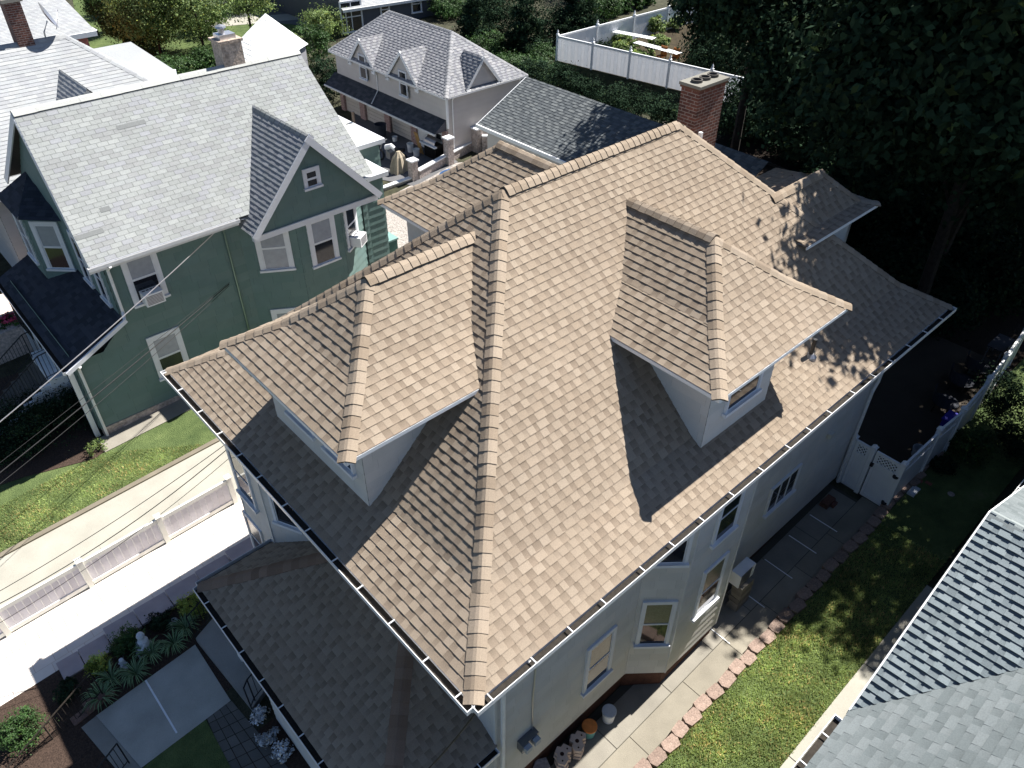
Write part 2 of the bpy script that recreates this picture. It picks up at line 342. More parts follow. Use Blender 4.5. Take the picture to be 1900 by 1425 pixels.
# soffit and fascia close the roof from below
for i in range(4):
    j = (i + 1) % 4; c = [(WX0 - .02, WY0 - .02), (WX1, WY0 - .02), (WX1, WY1), (WX0 - .02, WY1)]
    mb.face([(A[i][0], A[i][1], -.012), (A[j][0], A[j][1], -.012), (c[j][0], c[j][1], -.03), (c[i][0], c[i][1], -.03)], (.6, .6, .58))
roof = mb.build('roof', m_tan, house)
def nrm(kind, s):                               # slope normals: kind = direction the slope faces
    return {'-y': V((0, -s, 1)), '+y': V((0, s, 1)), '-x': V((-s, 0, 1)), '+x': V((s, 0, 1))}[kind].normalized()
mb = MB(); segs = []
for (a, b, r, k1, k2) in ((A[0], Bk[0], r1, '-y', '-x'), (A[1], Bk[1], r2, '-y', '+x'), (A[2], Bk[2], r2, '+y', '+x'), (A[3], Bk[3], r1, '+y', '-x')):
    segs += [(a, b, nrm(k1, K1), nrm(k2, K1)), (b, r, nrm(k1, S2), nrm(k2, S2))]
caps(mb, segs, pal=TANC, w=.15); mb.build('hip_cap', m_tan, roof)
mb = MB(); caps(mb, [(V(r1) + V((.05, 0, 0)), V(r2) - V((.05, 0, 0)), nrm('-y', S2), nrm('+y', S2))], e=.16, pal=TANC, w=.155, raise_=.028); mb.build('ridge_cap', m_tan, roof)
def ridge_vent(parent, a, b, s=S2, w=.15, axis='x', k=('-y', '+y')):
    a, b = V(a), V(b); d = (b - a).normalized(); mb = MB(); z = V((0, 0, 1))
    for kk in k:
        n = nrm(kk, s); wd = d.cross(n); wd = wd if wd.z < 0 else -wd
        mb.obox(a, (d, wd, n), (0, .01, .012), ((b - a).length, w, .034), (.3, .3, .3))
    return mb.build('ridge_vent', m_gin, parent)
ridge_vent(roof, V(r1) + V((.35, 0, 0)), V(r2) - V((.35, 0, 0)))
# ---- walls
SID = ((1, 1, 1), (.97, .97, .96), (1.02, 1.0, .98))
def pseg(mb, pts, z0, z1, close=False, **k):
    for a, b in zip(pts[:-1], pts[1:]): wseg(mb, a, b, z0, z1, **k)
foot = [(WX0, WY0), (4.7, WY0), (5.37, .08), (7.2, .08), (7.8, WY0), (WX1, WY0), (WX1, WY1), (WX0 + .0, WY1), (.3, 8.67), (.3, 7.25), (.92, 5.9), (WX0, 5.85), (WX0, WY0)]
mb = MB(); pseg(mb, foot, -5.35, -.02, e=.25, pal=SID, th=.012, tab=(.4, .45), gap=.002); walls = mb.build('wall', m_side, house)
mb = MB()
for x, y in ((WX0, WY0), (5.37, .08), (7.2, .08), (.3, 7.25), (.3, 8.67), (4.7, WY0)): mb = MB(); mb.box((x - .022, y - .022, -5.352), (x + .022, y + .022, -.05), (1.05, 1.05, 1.05)); mb.build('corner_board', m_side, house)
mb = MB(); f2 = [(x + (.06 if x < 7 else -.06) * (0 if x in (5.37, 7.2, 4.7, 7.8) else 1), y + (.07 if y < 5 else -.07)) for x, y in foot[:-1]]
n_ = len(f2)
for i in range(n_): a, b = f2[i], f2[(i + 1) % n_]; mb.face([(a[0], a[1], -7), (b[0], b[1], -7), (b[0], b[1], -5.33), (a[0], a[1], -5.33)])
mb.build('foundation', m_brown, house)
mb = MB(); mb.prism([(p[0], p[1]) for p in foot[:-1]], -5.36, -5.345, (.5, .45, .4)); mb.build('sill_board', m_side, house)
OY = (0, -1, 0); OX = (-1, 0, 0)
def wpx(tl, br, ax, val, out, style='dark', **k):          # window from its glass corners' pixels on a wall plane
    a, b = U(tl, ax, val), U(br, ax, val); i = 0 if ax == 1 else 1; c = (a[i] + b[i]) / 2; w = abs(a[i] - b[i]); h = abs(a.z - b.z)
    O = (c, val, min(a.z, b.z)) if ax == 1 else (val, c, min(a.z, b.z)); return window(house, O, out, w, h, style, **k)
wpx((1122, 1178), (1103, 1270), 1, WY0, OY) if False else None
x_a = U((1084, 1280), 1, WY0).x; x_b = U((1125, 1238), 1, WY0).x; zb = U((1084, 1280), 1, WY0).z; zt = U((1133, 1178), 1, WY0).z
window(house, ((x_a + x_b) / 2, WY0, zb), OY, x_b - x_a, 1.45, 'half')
o = V((-math.sin(math.atan2(.57, .67)), -math.cos(math.atan2(.57, .67)), 0)); fm = V(((4.7 + 5.37) / 2, (WY0 + .08) / 2, 0))
def onp(px, n, p0): return UP(px, n, V(n).dot(V(p0)))
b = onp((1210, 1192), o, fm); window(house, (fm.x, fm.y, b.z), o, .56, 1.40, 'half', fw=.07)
b = onp((1238, 1042), o, fm); window(house, (fm.x, fm.y, b.z), o, .56, min(1.4, -.22 - b.z), 'dark', fw=.07)
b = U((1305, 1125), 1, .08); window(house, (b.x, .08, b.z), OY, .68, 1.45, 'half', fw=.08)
b = U((1340, 990), 1, .08); window(house, (b.x, .08, b.z), OY, .62, min(1.45, -.22 - b.z), 'dark', fw=.08)
b = U((1443, 930), 1, WY0); window(house, (b.x, WY0, b.z), OY, 1.15, .82, 'dark', cols=3, fw=.07, single=True)
b = U((463, 925), 0, .3); window(house, (.3, b.y, b.z), OX, .72, 1.35, 'dark', fw=.07)
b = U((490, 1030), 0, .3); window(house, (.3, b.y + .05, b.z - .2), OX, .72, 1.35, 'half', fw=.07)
o = V((-1.35, -.62, 0)).normalized(); fm = V((.6, 6.6, 0)); b = onp((537, 972), o, fm); window(house, (b.x, b.y, b.z), o, .55, 1.35, 'dark', fw=.07)
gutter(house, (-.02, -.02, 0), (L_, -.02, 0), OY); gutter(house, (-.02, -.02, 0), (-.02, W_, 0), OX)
# downspouts, wiring and meters on the long side wall
downspout(house, [(WX0 + .1, -.03, -.1), (WX0 + .1, .55, -.45), (WX0 + .1, .56, -5.6)], .045)
downspout(house, [(13.75, -.03, -.1), (13.75, .5, -.55), (13.75, .56, -.9), (13.75, .56, -2.0), (13.6, .56, -2.25), (13.6, .56, -5.5)], .04)
a = U((990, 1250), 1, WY0); mb = MB(); mb.tube([(a.x, WY0 - .03, -.3), (a.x + .02, WY0 - .03, -1.8), (a.x - .02, WY0 - .03, -2.9), (a.x, WY0 - .03, -4.0)], .012, 5); mb.build('conduit', m_metal, house)
b = U((980, 1375), 1, WY0 - .1); mt = MB(); mt.box((b.x - .2, WY0 - .16, b.z - .14), (b.x + .22, WY0 - .012, b.z + .14), (.3, .35, .42)); mo = mt.build('electric_meter', m_metal, house)
mt = MB()
for dx in (-.1, .12):
    mt = MB(); mt.obox((b.x + dx, WY0 - .16, b.z), ((1, 0, 0), (0, 0, 1), (0, -1, 0)), (-.07, -.07, 0), (.07, .07, .09), (.75, .78, .8))
    mt.tube([(b.x + dx, WY0 - .05, b.z - .14), (b.x + dx, WY0 - .05, b.z - .42)], .012, 5, (.1, .1, .1)); mt.build('dial', m_statue, mo)
b = U((1537, 805), 1, WY0); mt = MB(); mt.box((b.x - .1, WY0 - .12, b.z - .06), (b.x + .1, WY0 - .012, b.z + .08), (.9, .9, .85)); mt.build('wall_vent', m_side, house)
# ---- dormers
def dormer(P, ez, pk, pz, back, kink, walls_, slope_lo=.585, ridge_from=None):
    """P maps local (u across, v outwards) to world xy. Local: ridge along v at u=0; eave box u in [-hw, hw], front eave at v=vf, peak at v=vp"""
hip_done = []
def make_dormer(org, f, s, hw, depth_pk, vb, ez, pz, tk=.435, zk=.52, rb=None, vent=True):
    """org = centre of the front eave (x,y), f = unit outward dir, s = unit sideways dir, hw = half width of eaves, depth_pk = eave to peak, vb = how far the roof runs back"""
    f, s = V((*f, 0)), V((*s, 0)); o = V((*org, 0)); mb = MB()
    def p(a, b, z): q = o + s * a - f * b; return V((q.x, q.y, z))
    ka, kb = hw * (1 - tk), depth_pk * tk; zz = ez + zk; rb = rb or vb
    shingles(mb, [p(-hw, 0, ez), p(hw, 0, ez), p(ka, kb, zz), p(-ka, kb, zz)], s, **kw); shingles(mb, [p(-ka, kb, zz), p(ka, kb, zz), p(0, depth_pk, pz)], s, **kw)
    for sg in (-1, 1):
        shingles(mb, [p(sg * hw, 0, ez), p(sg * hw, vb, ez), p(sg * ka, vb, zz), p(sg * ka, kb, zz)], f, **kw)
        shingles(mb, [p(sg * ka, kb, zz), p(sg * ka, vb, zz), p(0, rb, pz), p(0, depth_pk, pz)], f, **kw)
    # soffit / fascia
    mb.face([p(-hw, 0, ez - .01), p(hw, 0, ez - .01), p(hw, vb, ez - .01), p(-hw, vb, ez - .01)], (.6, .6, .6))
    rf = mb.build('dormer_roof', m_tan, house)
    mb = MB(); nf = lambda sl: (f * sl + V((0, 0, 1))).normalized(); ns = lambda sg, sl: (s * sg * sl + V((0, 0, 1))).normalized(); segs = []
    s1, s2 = zk / (hw * tk), (pz - zz) / ka; f1, f2 = zk / kb, (pz - zz) / (depth_pk - kb)
    for sg in (-1, 1): segs += [(p(sg * hw, 0, ez), p(sg * ka, kb, zz), nf(f1), ns(sg, s1)), (p(sg * ka, kb, zz), p(0, depth_pk, pz), nf(f2), ns(sg, s2))]
    caps(mb, segs, pal=TANC, w=.14, e=.19); mb.build('hip_cap', m_tan, rf)
    mb = MB(); caps(mb, [(p(0, depth_pk - .03, pz), p(0, rb, pz), ns(1, s2), ns(-1, s2))], pal=TANC, w=.15, e=.17, raise_=.028 if vent else 0); mb.build('ridge_cap', m_tan, rf)
    if vent:
        mb = MB(); L0 = rb - depth_pk - .5
        for sg in (-1, 1):
            n = ns(sg, s2); wd = f.cross(n); wd = wd if wd.z < 0 else -wd
            mb.obox(p(0, depth_pk + .25, pz), (-f, wd, n), (0, .01, .012), (L0, .145, .034), (.35, .35, .35))
        mb.build('ridge_vent', m_gin, rf)
    mb = MB(); t = .05
    for a, b in ((p(-hw, 0, ez), p(hw, 0, ez)), (p(hw, 0, ez), p(hw, vb, ez)), (p(-hw, 0, ez), p(-hw, vb, ez))):
        d = (b - a).normalized(); n = d.cross(V((0, 0, 1))); mb.obox(a + n * 0, (d, n, V((0, 0, 1))), (0, -.012, -.075), ((b - a).length, .012, -.006))
    mb.build('fascia', m_white, rf)
    return p
# right-hand dormer
make_dormer((7.613, .344), (0, -1), (1, 0), 2.068, 1.921, 3.9, 2.165, 3.581)
mb = MB(); kz = dict(e=.2, pal=SID, th=.006, tab=(.6, .9), gap=.002)
D1 = [(6.05, 4.0), (6.05, .78), (8.1, .78), (9.25, 1.35), (9.25, 4.0)]
pseg(mb, D1, .2, 2.15, **kz); mb.build('dormer_wall', m_side, house)
for (x, w_) in ((7.1, .75),): window(house, (x, .78, 1.02), OY, .95, .8, 'dark', fw=.07)
# front dormer
make_dormer((.267, 5.044), (-1, 0), (0, 1), 1.961, 1.874, 4.2, 2.235, 3.661)
mb = MB(); pseg(mb, [(4.5, 6.65), (.8, 6.65), (.8, 3.6), (4.5, 3.6)], .2, 2.22, **kz); mb.build('dormer_wall', m_side, house)
for y in (4.32, 5.55): window(house, (.8, y, 1.05), OX, .78, .85, 'dark', fw=.07)
# left-hand dormer
make_dormer((7.613, W_ - .18), (0, 1), (1, 0), 2.068, 1.95, 4.05, 2.165, 3.581)
mb = MB(); pseg(mb, [(9.3, 6.0), (9.3, 9.35), (5.92, 9.35), (5.92, 6.0)], .2, 2.15, **kz); mb.build('dormer_wall', m_side, house)
# two narrow dormers on the back slope, one flush with the right-hand slope
for yc, sg in ((3.36, 1),):
    make_dormer((14.6, yc), (1, 0), (0, 1), 1.1, 1.1, 3.2, 1.98, 2.74, tk=.3, zk=.06)
    mb = MB(); pseg(mb, [(11.5, yc - .75), (14.1, yc - .75), (14.1, yc + .75), (11.5, yc + .75)], .2, 1.97, **kz); mb.build('dormer_wall', m_side, house)
mb = MB(); wz, wt = -.35, .5; wp = U((1487, 321), 2, wt); wq = [(wp.x - 3.2, wp.y - 1.7, wz), (wp.x + 1.6, wp.y - 1.7, wz), (wp.x + 1.6, wp.y + 1.7, wz), (wp.x - 3.2, wp.y + 1.7, wz)]
shingles(mb, [wq[0], wq[1], (wp.x, wp.y, wt), (wp.x - 3.2, wp.y, wt)], (1, 0, 0), **kw); shingles(mb, [wq[1], wq[2], (wp.x, wp.y, wt)], (0, 1, 0), **kw); shingles(mb, [wq[3], wq[2], (wp.x, wp.y, wt), (wp.x - 3.2, wp.y, wt)], (1, 0, 0), **kw); rw = mb.build('rear_wing_roof', m_tan, house)
mb = MB(); ws = (wt - wz) / 1.7; caps(mb, [(wq[1], (wp.x, wp.y, wt), nrm('-y', ws), nrm('+x', ws)), ((wp.x, wp.y, wt), (wp.x - 3.2, wp.y, wt), nrm('-y', ws), nrm('+y', ws))], pal=TANC); mb.build('hip_cap', m_tan, rw); mb = MB(); pseg(mb, [(13.9, wp.y - 1.4), (wp.x + 1.3, wp.y - 1.4), (wp.x + 1.3, wp.y + 1.4), (13.9, wp.y + 1.4)], -5.9, wz - .02, **kz); mb.build('rear_wing_wall', m_side, house)
# plumbing vent beside the right-hand dormer
b = UP((1503, 662), nrm('-y', S2), nrm('-y', S2).dot(V(Bk[0]))); mb = MB(); mb.lathe((b.x, b.y, b.z - .05), [(.14, 0), (.13, .08), (.06, .14)], 12, (.9, .9, .9)); mb.tube([(b.x, b.y, b.z), (b.x, b.y, b.z + .45)], .045, 8, (.12, .12, .12)); mb.build('vent_pipe', m_metal, roof)
# chimney
mb = MB(); cx0, cx1, cy0, cy1, cz = 11.6, 12.6, 5.74, 6.24, 4.5; mb.box((cx0, cy0, 1.5), (cx1, cy1, cz - .12)); ch = mb.build('chimney', m_brick, house)
mb = MB(); mb.box((cx0 - .03, cy0 - .03, cz - .12), (cx1 + .03, cy1 + .03, cz - .07), (.5, .25, .2)); mb.box((cx0 - .05, cy0 - .05, cz - .068), (cx1 + .05, cy1 + .05, cz), (.75, .78, .8))
for i in range(3): x = cx0 + .2 + i * .3; mb.lathe((x, (cy0 + cy1) / 2, cz), [(.135, .001), (.13, .06), (.10, .06), (.10, .005)], 12, (.3, .3, .32)); mb.lathe((x, (cy0 + cy1) / 2, cz + .004), [(.1, 0), (0, 0)], 12, (.02, .02, .02))
mb.build('chimney_cap', m_conc, ch)
mb = MB(); b = U((1302, 455), 1, 4.9) if False else V((11.7, 5.6, 3.3)); mb.box((11.72, 5.6, 2.7), (11.80, 5.68, 3.45)); mb.build('flue_vent', m_white, roof)
# ---- porch
PZ, PX, PY0, PY1 = -3.4, -1.45, .6, 7.35; prf = MB(); rise = 1.3 / 2.2; rn = WX0 - PX; tz = PZ + rn * rise
TD = dict(pal=TAN, low=TANL, grad=.28)
c0, c1 = (PX, PY0, PZ), (PX, PY1, PZ); t0, t1 = (WX0, PY0 + rn, tz), (WX0, PY1 - rn, tz)
shingles(prf, [c0, c1, t1, t0], (0, 1, 0), **TD); shingles(prf, [c0, (WX0, PY0, PZ), t0], (1, 0, 0), **TD); shingles(prf, [c1, (WX0, PY1, PZ), t1], (1, 0, 0), **TD)
prf.face([(PX, PY0, PZ - .03), (WX0, PY0, PZ - .03), (WX0, PY1, PZ - .03), (PX, PY1, PZ - .03)], (.5, .5, .5))
pr = prf.build('porch_roof', m_tan, house); mb = MB(); ppal = [(c[0] * .8, c[1] * .7, c[2] * .68) for c in TANC]
caps(mb, [(c0, t0, nrm('-x', rise), nrm('-y', rise))], pal=ppal, w=.16, e=.19); mb.build('hip_cap', m_tan, pr); mb = MB(); caps(mb, [(c1, t1, nrm('-x', rise), nrm('+y', rise))], pal=ppal, w=.16, e=.19); mb.build('hip_cap', m_tan, pr)
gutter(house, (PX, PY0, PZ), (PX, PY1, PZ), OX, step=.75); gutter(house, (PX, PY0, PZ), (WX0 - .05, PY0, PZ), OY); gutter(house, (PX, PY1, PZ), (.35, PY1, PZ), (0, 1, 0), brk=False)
mb = MB(); g0 = zg(-1.2)
mb.box((-1.3, .75, g0 - .5), (WX0 - .01, 5.3, g0 + .65), (.9, .85, .8)); mb.build('porch_base', m_conc, house)
mb = MB()
for y in (.85, 3.1, 5.2, 7.1): mb = MB(); mb.box((-1.25, y - .1, g0 + .65 if y < 5.3 else g0 - .1), (-1.05, y + .1, PZ - .04)); mb.box((-1.28, y - .13, PZ - .25), (-1.02, y + .13, PZ - .2)); mb.build('porch_post', m_white, house)
mb = MB(); wseg(mb, (-1.32, 5.3), (-1.32, .75), g0 + .1, g0 + 1.35, out=OX, e=.2, pal=((1, 1, 1),)); mb.box((-1.30, .76, g0 + .66), (-1.2, 5.29, g0 + 1.34)); mb.build('porch_parapet', m_side, house)
# ================================================================ GROUND
def quadstrip(mb, pts, dz, col=(1, 1, 1), th=None):
    P = [V((p[0], p[1], zg(p[0]) + dz)) for p in pts]; mb.face(P, col)
    if th:
        n = len(P)
        for i in range(n): a, b = P[i], P[(i + 1) % n]; mb.face([a - V((0, 0, th)), b - V((0, 0, th)), b, a], col)
def struct(name, mb, mat, label=None): o = mb.build(name, mat); o['kind'] = 'structure'; return o
# one ground sheet to the horizon; it drops towards the street stairs at the front
mb = MB(); xs = [-300, -60, -20, -12, -9, -7.5, -6, -5.2, -4.6, -4.3, -2, 4, 12, 20, 30, 45, 70, 120, 300, 800]; ys = [-300, -60, -20, -6, -2, 2, 5, 7.6, 8.6, 12, 16, 24, 40, 60, 100, 200, 800]
def gz(x, y):
    z = zg(max(-14, min(x, 60))) + max(0, x - 60) * .02
    if y < 8 and x < -4.5: z -= min(1.3, (-4.5 - x) * .7)
    return z
for i in range(len(xs) - 1):
    for j in range(len(ys) - 1): mb.face([(x, y, gz(x, y)) for x, y in ((xs[i], ys[j]), (xs[i + 1], ys[j]), (xs[i + 1], ys[j + 1]), (xs[i], ys[j + 1]))])
struct('ground', mb, m_ground)
def line_y(p0, p1, x):                          # ground line through two pixels, evaluated at x
    a, b = G(p0), G(p1); return a.y + (b.y - a.y) * (x - a.x) / (b.x - a.x)
yd0, yd1 = line_y((0, 1050), (400, 812), 0), line_y((0, 1205), (430, 935), 0)         # driveway between lawn and low fence
yc0 = line_y((250, 1130), (430, 1043), 0)                                             # retaining cap line of the garden bed
YL, YF, YC = (yd0, yd1, yc0)
mb = MB(); quadstrip(mb, [(-12, YF), (13, YF), (13, YL - .12), (-12, YL - .12)], .012); struct('driveway', mb, m_pale)
mb = MB()
for x in (-7.4, -5.1, -2.55, -.35, 1.9, 4.1): mb.obox((x, YF, zg(x) + .016), ((.12, 1, 0), (-1, .1, .05), (0, 0, 1)), (0, 0, 0), (YL - YF - .1, .02, .001), (.22, .2, .17))
struct('driveway_joint', mb, m_pale)
mb = MB(); mb.face([(-12, YL - .12, zg(-12) + .06), (10, YL - .12, zg(10) + .06), (10, YL + .04, zg(10) + .06), (-12, YL + .04, zg(-12) + .06)], (.72, .68, .62)); mb.face([(-12, YL - .12, zg(-12) - .1), (10, YL - .12, zg(10) - .1), (10, YL - .12, zg(10) + .06), (-12, YL - .12, zg(-12) + .06)], (.6, .57, .5)); struct('kerb', mb, m_conc)
mb = MB(); x = -12.0                                                                    # cream paver path, laid in courses
n = int((YF - YC) / .3)
for j in range(n):
    y0 = YC + j * .3; x = -12 + R.uniform(0, .4)
    while x < 9.4:
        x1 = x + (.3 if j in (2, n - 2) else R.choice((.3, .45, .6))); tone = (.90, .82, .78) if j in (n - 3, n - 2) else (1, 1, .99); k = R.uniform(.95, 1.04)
        quadstrip(mb, [(x + .004, y0 + .004), (x1 - .004, y0 + .004), (x1 - .004, y0 + .296), (x + .004, y0 + .296)], .016, (tone[0] * k, tone[1] * k, tone[2] * k)); x = x1
quadstrip(mb, [(-12, YC), (9.5, YC), (9.5, YF), (-12, YF)], .006, (.7, .6, .5)); struct('paver_path', mb, m_paver)
# lawns
GY = 17.0
mb = MB(); quadstrip(mb, [(-14, YL + .02), (10, YL + .02), (10, GY + .02), (-1.3, GY + .02), (-3, GY + 4), (-14, GY + 8)], .03); struct('lawn', mb, m_lawn)
def blades(name, poly, n, h, lean=.5, seed=1, dz=.03, mat=None, avoid=None, label='short green grass'):
    r = np.random.default_rng(seed); P = np.array(poly); lo, hi = P.min(0), P.max(0); pts = r.uniform(lo, hi, (n * 2, 2)); ok = np.ones(len(pts), bool)
    m = len(P)
    for i in range(m):
        a, b = P[i], P[(i + 1) % m]; ok &= ((b[0] - a[0]) * (pts[:, 1] - a[1]) - (b[1] - a[1]) * (pts[:, 0] - a[0])) > 0
    pts = pts[ok][:n]; k = len(pts); th = r.uniform(0, 6.28, k); hh = h * r.uniform(.5, 1.3, k); wd = .011 * r.uniform(.7, 1.6, k)
    clump = np.sin(pts[:, 0] * 2.1) * np.cos(pts[:, 1] * 2.7) + np.sin(pts[:, 0] * 5.3 + pts[:, 1] * 4.1) * .6
    hh *= 1 + .25 * clump; z = -6.2 + .05 * pts[:, 0] + dz; vv = np.zeros((k, 3, 3)); c, s = np.cos(th), np.sin(th); ln = hh * lean * r.uniform(0, 1.6, k); ta = r.uniform(0, 6.28, k)
    vv[:, 0] = np.stack([pts[:, 0] - c * wd, pts[:, 1] - s * wd, z - .01], 1); vv[:, 1] = np.stack([pts[:, 0] + c * wd, pts[:, 1] + s * wd, z - .01], 1); vv[:, 2] = np.stack([pts[:, 0] + np.cos(ta) * ln, pts[:, 1] + np.sin(ta) * ln, z + hh], 1)
    col = np.ones((k, 3)); t = r.uniform(0, 1, k); col *= (.75 + .5 * r.uniform(0, 1, k))[:, None]; dry = (t + clump * .08) > .92; col[dry] = col[dry] * np.array([2.0, 1.25, 1.6])
    return rawmesh(name, vv.reshape(-1, 3), np.arange(k * 3).reshape(-1, 3), np.repeat(col, 3, 0), mat or m_grassb)
def rawmesh(name, verts, faces, col, mat, parent=None, org=(0, 0, 0)):
    o3 = worg(parent) if parent is not None else V(org); verts = verts - np.array(o3); me = bpy.data.meshes.new(name); nf, k = faces.shape
    me.vertices.add(len(verts)); me.vertices.foreach_set('co', verts.astype(np.float32).ravel()); me.loops.add(nf * k); me.loops.foreach_set('vertex_index', faces.astype(np.int32).ravel()); me.polygons.add(nf)
    me.polygons.foreach_set('loop_start', np.arange(0, nf * k, k, dtype=np.int32)); me.update(calc_edges=True); me.materials.append(mat)
    ca = me.color_attributes.new('Col', 'FLOAT_COLOR', 'CORNER'); a = np.ones((nf * k, 4), np.float32); a[:, :3] = col; ca.data.foreach_set('color', a.ravel()); me.update()
    o = bpy.data.objects.new(name, me); COL.objects.link(o); o.location = o3 if parent is None else (0, 0, 0)
    if parent is not None: o.parent = parent
    return o
g = blades('grass', [(-9, YL + .05), (7, YL + .05), (7, GY - .75), (-1, GY - .75), (-6, GY + 3), (-9, GY + 2)], 70000, .06, seed=3); tag(g, 'mown green lawn grass beside the green house', 'grass', kind='stuff')
# ---- right-hand side: concrete walk, block edging, grass strip
YE = line_y((1235, 1400), (1650, 905), 6.0)
mb = MB(); YW = YE + .45; xs_ = [-3, 1.1, 3.6, 5.4, 6.9, 8.4, 9.9, 11.4, 13.3]
for a, b in zip(xs_[:-1], xs_[1:]):
    k = R.uniform(.88, 1.05); quadstrip(mb, [(a + .008, YW + .25), (b - .008, YW + .25), (b - .008, .52), (a + .008, .52)], .02, (k, k, k))
    quadstrip(mb, [(a + .4, YE + .15), (b + .385, YE + .15), (b + .385, YW + .235), (a + .4, YW + .235)], .015, (k, k * .98, k * .93))
quadstrip(mb, [(-3, YE), (13.4, YE), (13.4, .7), (-3, .7)], .004, (.3, .3, .28)); struct('side_walk', mb, m_conc)
mb = MB(); mb.prism([(-3, YW + .6), (4.1, YW + .6), (4.6, YW + 1.0), (4.6, .7), (-3, .7)][:0] or [(-3, .3), (4.4, .3), (4.6, .66), (-3, .66)], 0, 0) if False else None
mb = MB()
for x in (7.3, 8.7, 9.9, 11.0, 12.0): mb.box((x, -.35, zg(x) + .024), (x + .025, .45, zg(x) + .034), (1, 1, 1))
struct('walk_joint_strip', mb, m_white)
x = .2; bi = 0; blk = None
i = 0
while x < 16.5:
    L0 = R.uniform(.36, .46); mb = MB(); h = .2 + R.uniform(-.02, .03); yy = YE + R.uniform(-.04, .04); an = R.uniform(-.12, .12); c, s = math.cos(an), math.sin(an); k = R.uniform(.85, 1.15); cc = (k, k * .97, k * .95)
    q = [(0, .02), (L0 * .12, -.11), (L0 * .85, -.12), (L0, .03), (L0 * .9, .16), (L0 * .1, .15)]; q = [(x + a * c - b * s, yy + a * s + b * c) for a, b in q]
    mb.prism(q, zg(x) - .1, zg(x) + h, cc); o = mb.build('edging_block', m_block, loc=(x, yy, zg(x)))
    nm = 'rough pink concrete block in the edging row beside the side walk'
    tag(o, nm, 'block', 'edging blocks between the side walk and the grass'); x += L0 * .97; i += 1
YN = line_y((1545, 1305), (1735, 1068), 6.0)
mb = MB(); quadstrip(mb, [(-4, YN), (30, YN), (30, YE + .05), (-4, YE + .05)], .12); struct('grass_strip', mb, m_lawn)
g = blades('grass', [(.5, YN), (13.0, YN), (13.0, YE - .1), (.5, YE - .1)], 60000, .07, seed=5, dz=.12); tag(g, 'clumpy green grass strip between block edging and grey roof', 'grass', kind='stuff')
mb = MB()
for a, b in ((0, 3), (3, 6), (6, 9), (9, 12)): quadstrip(mb, [(a + .01, YN - .6), (b - .01, YN - .6), (b - .01, YN), (a + .01, YN)], .16, (1, 1, 1))
struct('neighbour_walk', mb, m_pale)
mb = MB(); quadstrip(mb, [(13.6, YE - .1), (26, YE - .1), (26, 9), (13.6, 9)], .02, (.25, .22, .2)); struct('patio', mb, m_conc)
mb = MB(); quadstrip(mb, [(22, -12), (60, -12), (60, 20), (24, 16), (22, 9)], .025, (.35, .35, .3)); struct('leaf_litter', mb, m_soil)
# gravel yard, street
mb = MB(); quadstrip(mb, [(7.5, YC), (30, YC), (30, 20), (22, 22), (19, 24.2), (14, 23.5), (9.6, 18.6), (9.6, 16.6), (7.5, 16)], .02); struct('gravel_yard', mb, m_grav)
# ---- front garden
gB = zg(-3)
mb = MB(); quadstrip(mb, [(-7.5, 6.7), (-1.35, 6.7), (-1.35, YC + .02), (-7.5, YC + .02)], .01); quadstrip(mb, [(-2.4, -2), (-1.3, -2), (-1.3, 5.4), (-2.4, 5.4)], .012); struct('garden_bed', mb, m_soil)
p_ = [G(q, .03) for q in ((178, 1328), (362, 1196), (428, 1300), (262, 1425))]
mb = MB(); mb.face([p_[0], p_[3], p_[2], p_[1]], (1.5, 1.6, 1.7)); a, b = G((270, 1262), .036), G((328, 1360), .036); d = (b - a).normalized(); s_ = V((0, 0, 1)).cross(d) * .02; struct('front_path', mb, m_conc)
mb = MB(); mb.face([a - s_, b - s_, b + s_, a + s_], (1, 1, 1)); struct('path_joint_strip', mb, m_white)
mb = MB(); q = [G(z_, .02) for z_ in ((380, 1325), (430, 1300), (600, 1500), (480, 1560))]
for i in range(12):
    for j in range(4):
        def bl(u, v): return q[0].lerp(q[1], u).lerp(q[3].lerp(q[2], u), v)
        k = R.uniform(.8, 1.1); mb.face([bl((j + .04) / 4, (i + .03) / 12), bl((j + .96) / 4, (i + .03) / 12), bl((j + .96) / 4, (i + .97) / 12), bl((j + .04) / 4, (i + .97) / 12)], (k * .5, k * .52, k * .56))
struct('brick_path', mb, m_conc)
mb = MB(); q = [G(z_, .028) for z_ in ((265, 1425), (378, 1328), (500, 1560), (300, 1600))]; mb.face([q[0], q[3], q[2], q[1]]); struct('front_lawn', mb, m_lawn)
# ---- stepped caps of the garden retaining wall
CP = [((-.1, 3.2), 0), ((-.95, -.12), 0), ((-1.75, -.97), 0), ((-2.55, -1.77), 0), ((-3.3, -2.57), 0), ((-3.95, -3.32), -.2), ((-4.45, -3.97), -.2), ((-5.35, -4.75), -.42), ((-6.4, -5.37), -.42), ((-7.5, -6.6), -.6)]
for (xa, xb), dz in CP:
    mb = MB(); z = zg((xa + xb) / 2) + .16 + dz * .5; yo = YC - .06 + dz * .35; mb.prism([(xa, yo - .26), (xb, yo - .26), (xb, yo + .3), (xa, yo + .3)], z - .07, z, (1.15, 1.15, 1.2)); mb.box((xa + .02, yo - .18, z - .8), (xb - .02, yo + .16, z - .07), (.8, .65, .6))
    o = mb.build('wall_cap_stone', m_cap, loc=(xa, yo, z)); tag(o, 'grey brown cap slab on the stepped wall between paver path and garden bed', 'slab', 'cap slabs of the stepped garden wall')
